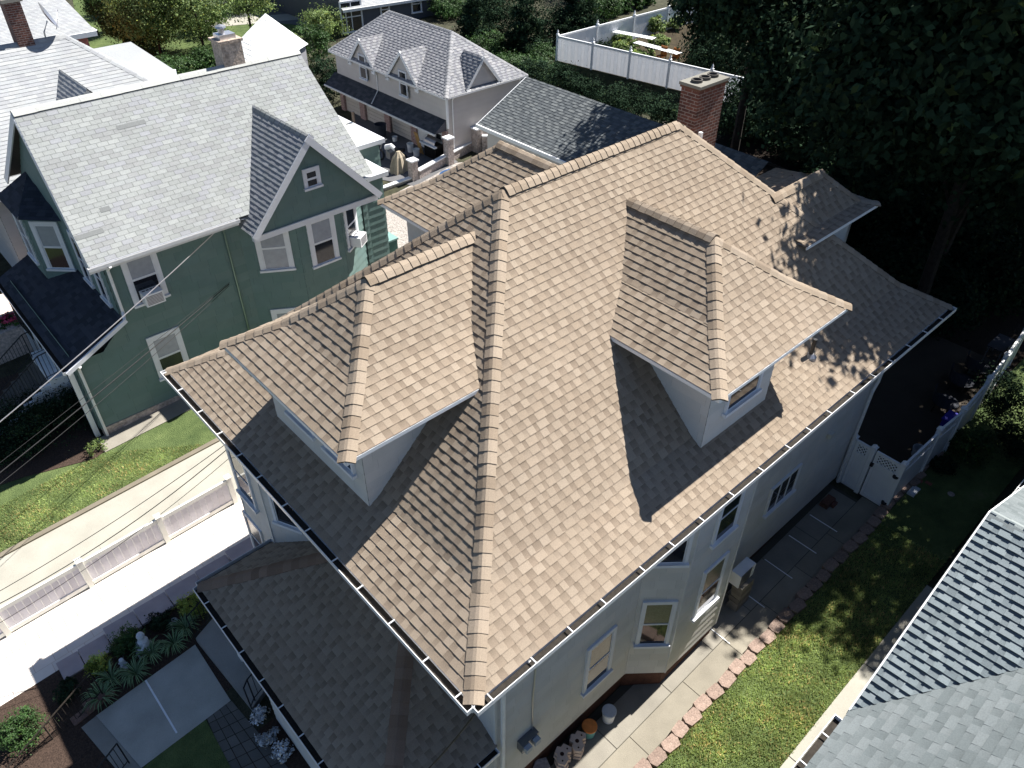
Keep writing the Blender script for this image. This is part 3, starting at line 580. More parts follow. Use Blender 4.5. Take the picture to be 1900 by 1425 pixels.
# ---- low white fence between driveway and paver path
def low_fence(x0, x1, y, label):
    t = thing('low_vinyl_fence', label, 'fence', ((x0 + x1) / 2, y, zg((x0 + x1) / 2)), 'low vinyl fence beside the driveway'); d = V((1, 0, .05)).normalized(); O = V((x0, y, zg(x0))); ax = (d, V((0, 1, 0)), V((0, 0, 1))); L = (x1 - x0) / d.x
    mb = MB(); mb.obox(O, ax, (0, -.03, .82), (L, .03, .94), (1, .98, .9)); mb.obox(O, ax, (0, -.035, .06), (L, .035, .18), (1, .98, .9)); mb.build('rail', m_white, t)
    mb = MB(); k = int(L / .16)
    for i in range(k): mb.obox(O, ax, (i * L / k + .004, -.012, .18), ((i + 1) * L / k - .004, .012, .82), (.99, .95, .97) if i % 2 else (1.04, 1, 1.02))
    mb.build('panel_board', m_vinyl, t); return t
fx = [G(q).x for q in ((25, 1195), (178, 1100), (315, 1010), (435, 930))]; fx = [fx[0] - 2] + fx
for i in range(4):
    a, b = fx[i] + .07, fx[i + 1] - .07; low_fence(a, b, YF + .02, ('low white fence panel at the left edge of the photo', 'low white fence panel second from the left edge', 'low white fence panel second from the tan-roofed house', 'low white fence panel nearest the tan-roofed house')[i])
for i, x in enumerate(fx[1:]):
    mb = MB(); z = zg(x); mb.box((x - .062, YF - .05, z), (x + .062, YF + .09, z + 1.0), (1, .98, .88)); mb.prism([(x - .08, YF - .07), (x + .08, YF - .07), (x + .08, YF + .11), (x - .08, YF + .11)], z + 1.0, z + 1.03, (1, .98, .88))
    tag(mb.build('fence_post', m_white, loc=(x, YF, z)), ('cream fence post nearest the left edge of the photo', 'cream fence post second from the left edge', 'cream fence post second from the tan-roofed house', 'cream fence post against the corner of the tan-roofed house')[i], 'post', 'posts of the low driveway fence')
# ================================================================ GREEN HOUSE
GH = thing('green_house', 'dark green two-storey house with light grey gabled roof beside the driveway', 'house', (5, 20, zg(5)))
GP = ((.285, .30, .30), (.27, .285, .28), (.30, .315, .31), (.275, .285, .30), (.26, .27, .27)); gk = dict(pal=GP, e=.142, tab=.305, gap=.012, th=.006, lam=0, back=(.16, .16, .16))
gex, gey, gez, gry, grz = (.5, 9.65), 16.6, -.55, 20.4, 2.53
mb = MB(); shingles(mb, [(gex[0], gey, gez), (gex[1], gey, gez), (gex[1], gry, grz), (.78, gry, grz)], (1, 0, 0), **gk)
shingles(mb, [(.5, 24.2, gez), (gex[1], 24.2, gez), (gex[1], gry, grz), (.78, gry, grz)], (1, 0, 0), **gk); gr = mb.build('roof', m_shg, GH)
sg = (grz - gez) / (gry - gey)
mb = MB(); caps(mb, [((.78, gry, grz), (gex[1], gry, grz), nrm('-y', sg), nrm('+y', sg))], e=.6, pal=((.46, .47, .45),), w=.17, th=.004, raise_=.03); mb.build('ridge_cap', m_shg, gr)
# odd replacement shingles
mb = MB(); n_g = nrm('-y', sg); up = V((0, 1, sg)).normalized()
for a, b, wd in (((217, 238), (270, 226), .14), ((186, 391), (204, 385), .14), ((140, 443), (193, 429), .14)):
    A0, B0 = UP(a, n_g, n_g.dot(V((0, gey, gez)))), UP(b, n_g, n_g.dot(V((0, gey, gez)))); mb = MB(); mb.obox(A0, ((1, 0, 0), up, n_g), (0, -wd / 2, .008), ((B0 - A0).length, wd / 2, .013), (.19, .20, .20)); mb.build('replaced_shingle', m_shg, gr)
# front cross gable over the bay
pk, hw_, tz_, gy0 = (7.16, 1.57), 2.3, -.92, 15.9
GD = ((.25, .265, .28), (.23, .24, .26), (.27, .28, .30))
mb = MB()
for sgn in (-1, 1):
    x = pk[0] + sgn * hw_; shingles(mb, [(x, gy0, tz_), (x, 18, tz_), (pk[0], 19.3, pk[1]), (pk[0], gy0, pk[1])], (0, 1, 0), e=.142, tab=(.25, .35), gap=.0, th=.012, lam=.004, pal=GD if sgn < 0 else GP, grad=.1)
g2 = mb.build('gable_roof', m_shg, GH); s3 = (pk[1] - tz_) / hw_; mb = MB(); caps(mb, [((pk[0], gy0, pk[1]), (pk[0], 19.25, pk[1]), nrm('-x', s3), nrm('+x', s3))], e=.3, pal=GP, w=.15); mb.build('ridge_cap', m_shg, g2)
mb = MB()
for sgn in (-1, 1):
    a, b = V((pk[0] + sgn * hw_, gy0, tz_)), V((pk[0], gy0, pk[1])); d = (b - a).normalized(); n = d.cross(V((0, 1, 0))); n = n if n.z > 0 else -n; mb.obox(a, (d, (0, -1, 0), n), (-.03, -.002, -.20), ((b - a).length + (.06 if sgn < 0 else -.0), .035 + .004 * sgn, .0))
mb.build('bargeboard', m_trim, g2)
mb = MB(); gk2 = dict(e=.28, pal=((1, 1, 1), (.94, .97, .95), (1.05, 1.02, 1)), th=.022, tab=(.55, .65), gap=.004)
wallsh(mb, [(pk[0] - hw_ + .15, 16.1, -1.02), (pk[0] + hw_ - .15, 16.1, -1.02), (pk[0], 16.1, pk[1] - .12)], OY, **gk2)
GF = [(-.75, GY), (4.9, GY), (6.35, 16.12), (7.95, 16.12), (9.3, GY), (9.3, 19), (9.9, 19), (9.9, 23.8), (.9, 23.8)]
pseg(mb, GF[1:6], -5.9, -.95, **gk2); pseg(mb, [(.9, GY), (4.9, GY)], -3.4, -.6, **gk2); pseg(mb, [(-.75, GY), (4.9, GY)], -5.9, -3.4, **gk2); pseg(mb, [(.9, 23.8), (.9, GY)], -5.9, -.55, **gk2); pseg(mb, [(-.75, 22.5), (-.75, GY)], -5.9, -3.1, **gk2)
wallsh(mb, [(.9, 23.8, -.6), (.9, GY, -.6), (.9, gry, grz - .2)], OX, **gk2); wallsh(mb, [(9.5, 23.8, -.6), (9.5, GY, -.6), (9.5, gry, grz - .1)], (1, 0, 0), **gk2); pseg(mb, [(9.3, 16.95), (9.5, 16.95), (9.5, 19)], -5.9, -.6, **gk2)
wallsh(mb, [(.1, GY + .01, -3.42), (.9, GY + .01, -3.42), (.9, GY + .01, -2.7)], OY, **gk2); pseg(mb, [(9.5, 17), (9.5, 24)], -5.9, -.6, **gk2)
mb.build('wall', m_green, GH)
mb = MB(); mb.box((pk[0] - hw_ + .08, 16.03, -1.2), (pk[0] + hw_ - .08, 16.2, -1.02)); mb.build('frieze', m_trim, GH)
mb = MB(); mb.box((.52, 16.58, gez - .13), (4.75, 16.66, gez - .004)); mb.box((.52, 16.66, gez - .13), (9.6, 17, gez - .11))
for (ya, yb) in ((gey, gry), (24.2, gry)):
    a, b = V((.52, ya, gez)), V((.78, yb, grz)); d = (b - a).normalized(); n = V((0, -d.z, d.y)) * (1 if yb > ya else -1); mb.obox(a, (d, (-1, 0, 0), n.normalized()), (0, -.02, -.22), ((b - a).length, .02, -.01))
mb.build('fascia', m_trim, GH)
gutter(GH, (.45, 16.55, gez), (4.8, 16.55, gez), OY, wd=.1, brk=False)
mb = MB(); mb.box((-.72, 16.95, -6.9), (4.9, 17.2, -5.9)); mb.box((4.9, 16.4, -6.9), (9.4, 17.1, -5.9)); mb.build('foundation', m_stone, GH)
# windows of the long wall and the bay
def gwin(px, w, h, style, out=OY, p0=(0, GY, 0), fw=.14, **k):
    b = UP(px, out, V(out).dot(V(p0))); return window(GH, b, out, w, h, style, fw=fw, **k)
gw = gwin((281, 555), .74, 1.55, 'half'); gwin((325, 690), .74, 1.4, 'half')
oA = V((-.88, -1.45, 0)).normalized(); oA = V(((16.12 - GY), -(6.35 - 4.9), 0)).normalized(); gwin((516, 498), .78, 1.5, 'blind', out=oA, p0=(4.9, GY, 0)); gwin((548, 645), .8, 1.5, 'half', out=oA, p0=(4.9, GY, 0))
gwin((605, 485), .72, 1.5, 'half', p0=(0, 16.12, 0)); oC = V((GY - 16.12, -(9.3 - 7.95), 0)).normalized(); gc = gwin((655, 452), .62, 1.5, 'dark', out=oC, p0=(7.95, 16.12, 0))
b = U((580, 345), 1, 16.1); window(GH, b, OY, .38, .5, 'dark', fw=.1, muntin=2)
def ac(O, out, label, w=.55, h=.38, dp=.42):
    n = V(out).normalized(); a = V((-n.y, n.x, 0)); t = thing('air_conditioner', label, 'air conditioner', O, 'window air conditioners'); mb = MB(); ax = (a, n, V((0, 0, 1))); mb.obox(O, ax, (-w / 2, .02, 0), (w / 2, dp, h), (.95, .95, .95)); mb.build('case', m_white, t)
    mb = MB()
    for i in range(7): mb.obox(O, ax, (-w / 2 + .04, dp, .05 + i * .042), (w / 2 - .04, dp + .008, .07 + i * .042), (.5, .5, .5))
    mb.build('grille', m_metal, t); mb = MB()
    for i in range(4): mb.obox(O, ax, (-w / 2 + .06 + i * .11, .1, h), (-w / 2 + .14 + i * .11, .16, h + .004), (.15, .15, .2))
    mb.build('top_vent', m_metal, t); return t
b = UP((281, 555), OY, V(OY).dot(V((0, GY, 0)))); ac(b + V((0, 0, .02)), OY, 'white air conditioner in the upper window nearest the front of the green house')
b = UP((655, 452), oC, oC.dot(V((7.95, 16.12, 0)))); ac(b + V((0, 0, .03)), oC, 'white air conditioner in the right bay window of the green house', w=.5, h=.34)
downspout(GH, [(.98, 16.45, gez - .1), (.98, 16.9, gez - .4), (.98, 16.92, -2.35), (.9, 16.7, -2.5)], .045); downspout(GH, [(-.66, 16.55, -3.3), (-.66, 16.92, -3.6), (-.66, 16.92, -6.7)], .045)
a = U((415, 430), 1, GY - .05); mb = MB(); mb.tube([(a.x, GY - .06, gez - .2), (a.x + .02, GY - .06, -5.9)], .03, 6, (.35, .5, .42)); mb.build('conduit', m_metal, GH)
# front bay with dark hipped cap, and dark porch roof
DB = ((.05, .055, .07), (.04, .045, .055), (.06, .065, .08)); dk = dict(pal=DB, e=.142, tab=(.25, .33), th=.008, lam=.003)
BY = [(.95, 20.35), (.12, 21.15), (.12, 22.9), (.95, 23.7)]; mb = MB(); pseg(mb, BY[::-1], -3.1, -.62, **gk2); mb.build('bay_wall', m_green, GH)
mb = MB(); tp = (.96, 22.5, .15); e_ = [(.92, 19.95, -.62), (-.05, 20.95, -.62), (-.05, 23.1, -.62), (.92, 24.0, -.62)]
for a, b in zip(e_[:-1], e_[1:]): shingles(mb, [a, b, tp], (V(b) - V(a)), **dk)
mb.build('bay_roof', m_shg, GH)
for i, (w_) in enumerate((.62, .7, .6)):
    a, b = V((*BY[i], 0)), V((*BY[i + 1], 0)); d = b - a; n = V((-d.y, d.x, 0)).normalized(); n = n if n.x < 0 else -n; c = (a + b) / 2; c.z = -2.4; window(GH, c, n, w_, 1.5, ('half', 'blind', 'dark')[i], fw=.12)
for y in (17.85, 19.25): window(GH, (.9, y, -2.35), OX, .5, 1.5, 'dark', fw=.12)
mb = MB(); shingles(mb, [(-1.0, 16.6, -3.3), (-1.0, 23.2, -3.3), (.9, 23.2, -2.45), (.9, 16.75, -2.45)], (0, 1, 0), **dk); mb.face([(-1.0, 16.6, -3.36), (.9, 16.75, -2.55), (.9, 23.2, -2.55), (-1, 23.2, -3.36)], (.1, .1, .1)); mb.build('porch_roof', m_shg, GH)
gutter(GH, (-1.0, 16.6, -3.32), (-1.0, 23.2, -3.32), OX, brk=False); mb = MB(); a, b = V((-1.05, 16.58, -3.33)), V((.92, 16.72, -2.46)); d = (b - a).normalized(); mb.obox(a, (d, (0, -1, 0), d.cross(V((0, -1, 0))) * -1), (0, -.02, -.12), ((b - a).length, .05, .0)); mb.build('rake_board', m_trim, GH)
mb = MB()
for y in (17.2, 19.2, 21.2, 23): mb = MB(); mb.box((-.95, y - .07, -6.3), (-.81, y + .07, -3.35)); mb.build('porch_post', m_white, GH)
# rear extensions with flat roofs and a stack
mb = MB(); fr = ((.50, .48, .45),); ex = [((9.5, 17.9), (11.0, 19.3), -1.3), ((9.5, 19.3), (11.9, 22.6), -.75)]
for (a, b, z) in ex: mb.box((a[0], a[1], z - .12), (b[0], b[1], z), (.60, .58, .55))
mb.build('flat_roof', m_shg, GH); mb = MB()
for (a, b, z) in ex: pseg(mb, [(a[0], a[1] + .12), (b[0] - .12, a[1] + .12), (b[0] - .12, b[1])], -6, z - .12, **gk2)
mb.build('extension_wall', m_green, GH); mb = MB()
for (a, b, z) in ex: mb.box((a[0], a[1] - .06, z - .14), (b[0] + .06, a[1] - .001, z + .02)); mb.box((b[0] + .001, a[1], z - .14), (b[0] + .06, b[1], z + .02))
mb.build('extension_fascia', m_trim, GH)
b = UP((660, 253), (0, 0, 1), -1.3) ; mb = MB(); zt = zat(b.x, b.y, 207); mb.tube([(b.x, b.y, -1.3), (b.x, b.y, zt)], .06, 8, (.15, .12, .1)); mb.build('stack_pipe', m_metal, GH)
# chimney of the green house, on the ridge
b = UP((425, 100), (0, 1, 0), gry + .2); mb = MB(); mb.box((b.x - .35, gry - .1, 1.8), (b.x + .35, gry + .55, 3.2), (1.1, 1.05, .95)); mb.box((b.x - .4, gry - .14, 3.2), (b.x + .4, gry + .6, 3.28), (1, .95, .85)); gch = mb.build('chimney', m_stone, GH)
mb = MB(); mb.box((b.x - .28, gry, 3.28), (b.x + .25, gry + .45, 3.42), (1.3, 1.3, 1.3)); mb.tube([(b.x - .1, gry + .2, 3.42), (b.x - .1, gry + .2, 3.6)], .1, 10); mb.lathe((b.x - .1, gry + .2, 3.6), [(.17, 0), (.15, .05), (0, .1)], 12); mb.build('flue', m_metal, gch)
# walkway, lawn side
mb = MB(); z = zg(0); mb.face([(-1.0, GY - .75, zg(-1) + .05), (5, GY - .75, zg(5) + .05), (5, GY, zg(5) + .05), (-1.0, GY, zg(-1) + .05)]); struct('house_walk', mb, m_conc)
mb = MB(); quadstrip(mb, [(-9, 18.5), (-3.1, 16.9), (-1.3, 16.2), (-1.0, 16.3), (-1.0, 22), (-9, 24)], .045); struct('shrub_bed', mb, m_soil)
# ================================================================ HOUSES BEYOND THE GREEN HOUSE
LP = ((.36, .375, .385), (.34, .35, .365), (.38, .39, .395)); lk = dict(pal=LP, e=.15, tab=(.3, .4), th=.010, lam=.003)
H2 = thing('grey_sided_house', 'pale grey roofed house behind the green house with red brick chimney and satellite dish', 'house', (4, 30, zg(4)))
mb = MB(); shingles(mb, [(-4, 26, -1.8), (9.5, 26, -1.8), (5.2, 30.27, 1.83), (-4, 30.27, 1.83)], (1, 0, 0), **lk); shingles(mb, [(9.5, 26, -1.8), (9.5, 34.5, -1.8), (5.2, 30.27, 1.83)], (0, 1, 0), **lk); shingles(mb, [(-4, 34.5, -1.8), (9.5, 34.5, -1.8), (5.2, 30.27, 1.83), (-4, 30.27, 1.83)], (1, 0, 0), **lk)
rf = mb.build('roof', m_shg, H2); mb = MB(); sl2 = 3.63 / 4.27; caps(mb, [((9.5, 26, -1.8), (5.2, 30.27, 1.83), nrm('-y', sl2), nrm('+x', sl2)), ((5.2, 30.27, 1.83), (-4, 30.27, 1.83), nrm('-y', sl2), nrm('+y', sl2))], e=.25, pal=LP, w=.16); mb.build('ridge_cap', m_shg, rf)
mb = MB(); pseg(mb, [(.2, 26.5), (9.2, 26.5), (9.2, 34)], -6, -1.85, e=.14, pal=((.9, .92, .95),), tab=(3, 4), gap=0, th=.014); wseg(mb, (.2, 34), (.2, 26.5), -6, -1.85, e=.14, pal=((.9, .92, .95),), tab=(3, 4), gap=0, th=.014); mb.build('wall', m_grey, H2)
mb = MB(); mb.box((-4, 25.9, -1.95), (9.6, 25.98, -1.78)); mb.build('fascia', m_white, H2)
mb = MB(); mb.box((3.5, 30.1, .9), (4.05, 30.75, 3.2)); c_ = mb.build('chimney', m_brick, H2); mb = MB(); mb.box((3.42, 30.02, 3.2), (4.13, 30.83, 3.32)); mb.build('chimney_cap', m_conc, c_)
DT = (3.9, 24.9 + 1.3, .9); mb = MB()
for sgn in (-1, 1): shingles(mb, [(4.35 + sgn * 1.1, 26.3, -.35), (4.35 + sgn * 1.1, 29.2, -.35), (4.35, 29.2, .95), (4.35, 26.3, .95)], (0, 1, 0), **lk)
mb.face([(3.3, 26.4, -.4), (5.4, 26.4, -.4), (4.35, 26.4, .9)], (.9, .9, .9)); mb.build('dormer_roof', m_shg, H2)
mb = MB(); z = .35; mb.face([(6.4, 31.6, -.6), (9.4, 31.6, -.6), (8.5, 33.4, z), (6.0, 33.4, z)], LP[0]); mb.box((6.4, 31.5, -.8), (9.45, 31.59, -.6), (1.6, 1.6, 1.6)); mb.face([(9.4, 31.6, -.6), (9.4, 36, -.6), (8.5, 33.4, z)], LP[1]); mb.build('wing_roof', m_shg, H2)
mb = MB(); mb.box((6.6, 31.8, -5.6), (9.2, 35.8, -.82)); mb.build('wing_wall', m_grey, H2)
b = UP((82, 68), (0, 1, 0), 30.3); DSH = thing('satellite_dish', 'grey satellite dish on the ridge beside the red brick chimney', 'satellite dish', b); mb = MB(); mb.tube([b - V((0, 0, .4)), b + V((.05, 0, .15)), b + V((.3, .05, .5))], .03, 6); mb.build('mast', m_metal, DSH)
mb = MB(); n = V((.75, -.2, .35)).normalized(); a = n.cross(V((0, 0, 1))).normalized(); c2 = n.cross(a); c0_ = b + V((.3, 0, .65))
for i in range(16):
    t0_, t1_ = i * math.pi / 8, (i + 1) * math.pi / 8
    for (ra, da), (rb_, db) in (((.01, 0), (.28, .03)), ((.28, .03), (.5, .1))):
        mb.face([c0_ + (a * math.cos(t) + c2 * math.sin(t)) * r_ + n * d_ for t, r_, d_ in ((t0_, ra, da), (t1_, ra, da), (t1_, rb_, db), (t0_, rb_, db))], (.8, .8, .85))
mb.tube([c0_ + c2 * .5, c0_ + n * .5], .015, 5); mb.build('dish', m_metal, DSH, smooth=True)
H3 = thing('pale_roof_house', 'house with a very pale low roof at the top left corner with red trimmed window', 'house', (5, 46, zg(5))); mb = MB()
shingles(mb, [(-8, 43.7, -1.5), (10.1, 43.7, -1.5), (10.1, 56, 1.3), (-8, 56, 1.3)], (1, 0, 0), **lk); mb.build('roof', m_shg, H3); mb = MB(); mb.box((-8, 44.2, -6), (9.7, 55, -1.7), (.9, .35, .3)); mb.build('wall', m_grey, H3); mb = MB(); mb.box((-8, 43.6, -1.7), (10.2, 43.69, -1.45)); mb.box((10.11, 43.6, -1.7), (10.2, 56, -1.45)); mb.build('fascia', m_white, H3)
window(H3, (8.9, 44.2, -3.6), OY, 1.1, 1.3, 'dark', trim=m_redw)
H4 = thing('white_roof_shed', 'low outbuilding with bright white hipped roof behind the leafy tree', 'shed', (17, 40, zg(17))); e4 = [U(q, 2, -2.6) for q in ((405, 115), (470, 146), (572, 82), (492, 25))]; mb = MB()
tA, tB = e4[0].lerp(e4[1], .5).lerp(e4[3].lerp(e4[2], .5), .35), e4[0].lerp(e4[1], .5).lerp(e4[3].lerp(e4[2], .5), .65); tA.z = tB.z = -1.7; WP = ((.62, .64, .64), (.58, .6, .6))
shingles(mb, [e4[0], e4[1], tA], e4[1] - e4[0], pal=WP, e=.3, tab=(.5, .8)); shingles(mb, [e4[1], e4[2], tB, tA], e4[2] - e4[1], pal=WP, e=.3, tab=(.5, .8)); shingles(mb, [e4[3], e4[0], tA, tB], e4[0] - e4[3], pal=WP, e=.3, tab=(.5, .8)); shingles(mb, [e4[2], e4[3], tB], e4[3] - e4[2], pal=WP, e=.3, tab=(.5, .8)); mb.build('roof', m_shg, H4)
mb = MB(); cc = sum(e4, V((0, 0, 0))) / 4; mb.prism([((p - cc) * .93 + cc).to_2d()[:] for p in (e4[0], e4[3], e4[2], e4[1])][::-1], -6, -2.65, (.5, .52, .58)); mb.build('wall', m_grey, H4)
H5 = thing('slate_blue_house', 'dark slate blue sided building with white framed windows at the top edge', 'house', (30, 42, zg(30))); zb5 = zg(27); B5 = G((638, 66)); T5 = zat(B5.x, B5.y, 17); X5, Y5 = B5.x, B5.y
mb = MB(); wseg(mb, (X5, Y5 + 12), (X5, Y5), zb5 - 1, T5 + .9, e=.2, pal=((1, 1, 1),), tab=(3, 4), gap=0); wallsh(mb, [(X5, Y5, zb5 - 1), (X5 + 16, Y5 - 2, zb5 - 1), (X5 + 16, Y5 - 2, T5), (X5, Y5, T5)], (-.124, -.992, 0), e=.2, pal=((1, 1, 1),), tab=(3, 4), gap=0)
mb.build('wall', m_slate, H5); mb = MB(); d5 = V((16, -2, 0)).normalized(); n5 = V((-2, -16, 0)).normalized(); a0 = V((X5, Y5, T5 - .02)) + n5 * .3; shingles(mb, [a0, a0 + d5 * 16, a0 + d5 * 16 - n5 * 5 + V((0, 0, 2)), a0 - n5 * 5 + V((0, 0, 2))], d5, **lk)
mb.build('roof', m_shg, H5); mb = MB(); mb.obox(a0, (d5, n5, V((0, 0, 1))), (0, 0, -.15), (16, .08, .02)); mb.tube([a0 + d5 * .3, a0 + d5 * .3 - n5 * .25 - V((0, 0, .3)), (a0 + d5 * .3 - n5 * .25) * 1 - V((0, 0, 2.6))], .05, 6); mb.build('gutter', m_gut, H5)
for px, w_, h_ in (((655, 58), 1.5, 1.9), ((715, 30), .6, .9), ((773, 22), .7, 1.1)):
    b = UP(px, n5, n5.dot(V((X5, Y5, 0)))); window(H5, b + n5 * .02, n5, w_, h_, 'dark', cols=2 if w_ > 1 else 1, fw=.08)
mb = MB(); a, b = G((500, 40)), G((640, -30)); mb.face([G((380, 30), .02), G((700, 60), .02), G((900, -160), .02), G((300, -160), .02)], (1, 1, 1)); struct('street', mb, m_road)
mb = MB(); mb.face([G((380, 52), .03), G((620, 30), .03), G((620, 20), .03), G((380, 36), .03)]); struct('pavement', mb, m_pale)
# ================================================================ CARRIAGE HOUSE WITH THREE GARAGE DOORS
gz0 = -5.4; B = U((834, 302), 2, gz0); gx0, gyA = B.x, B.y; ge = zat(gx0 - .25, gyA - .25, 182)
EL = U((610, 100), 0, gx0 - .25); gyB = EL.y; ER = UP((972, 138), (0, 1, 0), gyA - .25); gx1 = ER.x
CH = thing('carriage_house', 'beige sided garage building with steep grey roof, two front dormers and dark awning roof', 'garage', (gx0 + 2, (gyA + gyB) / 2, gz0))
CP_ = ((.30, .305, .32), (.26, .265, .28), (.33, .33, .34), (.28, .285, .30)); ck = dict(pal=CP_, e=.145, tab=(.15, .26), th=.010, lam=.006, low=((.20, .205, .23), (.23, .23, .255)), grad=.1)
xm = (gx0 + gx1) / 2; rz_ = ge + 2.1; hx = (gx1 - gx0 + .5) / 2; E0, E1, E2, E3 = (gx0 - .25, gyA - .25, ge), (gx1 + .25, gyA - .25, ge), (gx1 + .25, gyB, ge), (gx0 - .25, gyB, ge)
rL, rR = UP((722, 22), (1, 0, 0), xm), UP((838, 55), (1, 0, 0), xm); rz_ = (rL.z + rR.z) / 2; q1, q2 = (xm, rR.y, rz_), (xm, rL.y, rz_)
mb = MB(); shingles(mb, [E3, E0, q1, q2], (0, 1, 0), **ck); shingles(mb, [E0, E1, q1], (1, 0, 0), **ck); shingles(mb, [E1, E2, q2, q1], (0, 1, 0), **ck); shingles(mb, [E2, E3, q2], (1, 0, 0), **ck); crf = mb.build('roof', m_shg, CH)
mb = MB(); sx_ = (rz_ - ge) / (xm - gx0 + .25); sy1 = (rz_ - ge) / (rR.y - gyA + .25); sy2 = (rz_ - ge) / (gyB - rL.y)
caps(mb, [(E0, q1, nrm('-x', sx_), nrm('-y', sy1)), (E1, q1, nrm('+x', sx_), nrm('-y', sy1)), (E3, q2, nrm('-x', sx_), nrm('+y', sy2)), (q1, q2, nrm('-x', sx_), nrm('+x', sx_))], e=.2, pal=CP_, w=.13); mb.build('ridge_cap', m_shg, crf)
lap = dict(e=.13, pal=((1, .97, .95),), tab=(4, 6), gap=0, th=.016)
gm = gz0 + (ge - gz0) * .52
mb = MB(); wseg(mb, (gx0, gyB - .25), (gx0, gyA), gm - .6, ge, **lap); wseg(mb, (gx0, gyA), (gx1, gyA), gz0 - .3, ge, **lap); wseg(mb, (gx1, gyB - .25), (gx0, gyB - .25), gz0, ge, **lap); wl = mb.build('wall', m_grey, CH)
mb = MB(); mb.box((gx0 - .03, gyA - .035, gm), (gx0 + .06, gyA + .06, ge)); mb.box((gx1 - .06, gyA - .035, gz0), (gx1 + .03, gyA + .03, ge)); mb.build('corner_board', m_white, CH)
mb = MB(); mb.box((gx0 - .28, gyA - .28, ge - .1), (gx0 - .2, gyB, ge - .005)); mb.box((gx0 - .2, gyA - .28, ge - .1), (gx1 + .28, gyA - .2, ge - .005)); mb.build('gutter', m_gut, CH)
def wall_gable(px_pk, px_l, px_r, px_rs, axis, val, out, win=None):
    pk_, l_, r_ = U(px_pk, axis, val), U(px_l, axis, val), U(px_r, axis, val); i = 1 - axis; c = pk_[i]; hw = (abs(l_[i] - c) + abs(r_[i] - c)) / 2; zz = (l_.z + r_.z) / 2; o = V(out); side = V((0, 1, 0)) if axis == 0 else V((1, 0, 0))
    def P(s, d, z): v = [0, 0, z]; v[i] = c + s; v[axis] = val; return V(v) - o * d
    Lr = (UP(px_rs, (0, 0, 1), pk_.z) - P(0, 0, pk_.z)).length; mb = MB()
    for sg_ in (-1, 1): shingles(mb, [P(sg_ * hw, -.02, zz), P(sg_ * hw, Lr, zz), P(0, Lr, pk_.z), P(0, -.02, pk_.z)], o, **ck)
    r = mb.build('dormer_roof', m_shg, CH); mb = MB(); wallsh(mb, [P(-hw + .08, .1, zz - .1), P(hw - .08, .1, zz - .1), P(0, .1, pk_.z - .05)], o, **lap); mb.build('dormer_gable', m_grey, CH); mb = MB()
    for sg_ in (-1, 1):
        a, b = P(sg_ * (hw + .03), 0, zz - .03), P(0, 0, pk_.z); d = (b - a).normalized(); n = d.cross(o); n = n if n.z > 0 else -n; mb.obox(a, (d, o, n), (0, -.01, -.13), ((b - a).length + .03 * sg_, .035 + .005 * sg_, .0))
        mb.obox(P(sg_ * (hw - .14), 0, zz - .12), (side, V((0, 0, 1)), o), (-.14, -.06, -.02), (.14, .08, .04))
    mb.build('bargeboard', m_white, CH)
    if win: window(CH, P(0, .1, zz - win[2]), o, win[0], win[1], 'dark', fw=.05)
    return pk_
wall_gable((665, 72), (645, 113), (694, 130), (716, 60), 0, gx0 - .22, OX, (.56, 1.15, .66)); wall_gable((741, 95), (715, 145), (775, 160), (793, 87), 0, gx0 - .22, OX, (.56, 1.15, .66)); wall_gable((897, 105), (866, 165), (930, 150), (862, 92), 1, gyA - .22, OY)
# awning roof over the doors
AW = ((.075, .08, .09), (.06, .065, .075), (.09, .095, .105)); mb = MB(); ax0 = gx0 - .75; mb_e = gm - .12; shingles(mb, [(ax0, gyA + .1, mb_e), (ax0, gyB, mb_e), (gx0, gyB, gm + .38), (gx0, gyA + .1, gm + .38)], (0, 1, 0), pal=AW, e=.14, tab=(.25, .3), th=.008, lam=.004); mb.face([(ax0, gyA + .1, mb_e - .01), (ax0, gyB, mb_e - .01), (gx0, gyB, mb_e - .01), (gx0, gyA + .1, mb_e - .01)], (.3, .3, .3)); mb.face([(ax0, gyA + .1, mb_e), (gx0, gyA + .1, gm + .38), (gx0, gyA + .1, mb_e)], (.1, .1, .12)); mb.build('awning_roof', m_shg, CH)
mb = MB(); mb.box((ax0 - .05, gyA + .05, mb_e - .08), (ax0 - .001, gyB, mb_e + .005)); mb.tube([(gx0 - .03, (gyA * .42 + gyB * .58), ge - .1), (gx0 - .03, gyA * .42 + gyB * .58, gm + .42), (ax0 + .05, gyA * .45 + gyB * .55, mb_e + .06)], .035, 6); mb.build('downspout', m_gut, CH); downspout(CH, [(gx0 + .3, gyA - .25, ge - .05), (gx0 + .3, gyA - .05, ge - .25), (gx0 + .3, gyA - .05, gz0)], .035)
LG = gyB - gyA - .4; y = gyA + .05; parts = [('p', .035), ('w', .07), ('p', .05), ('m', .105), ('p', .05), ('d', .195), ('p', .05), ('d', .195), ('p', .05), ('d', .165), ('p', .035)]; y = gyA; zt_ = mb_e
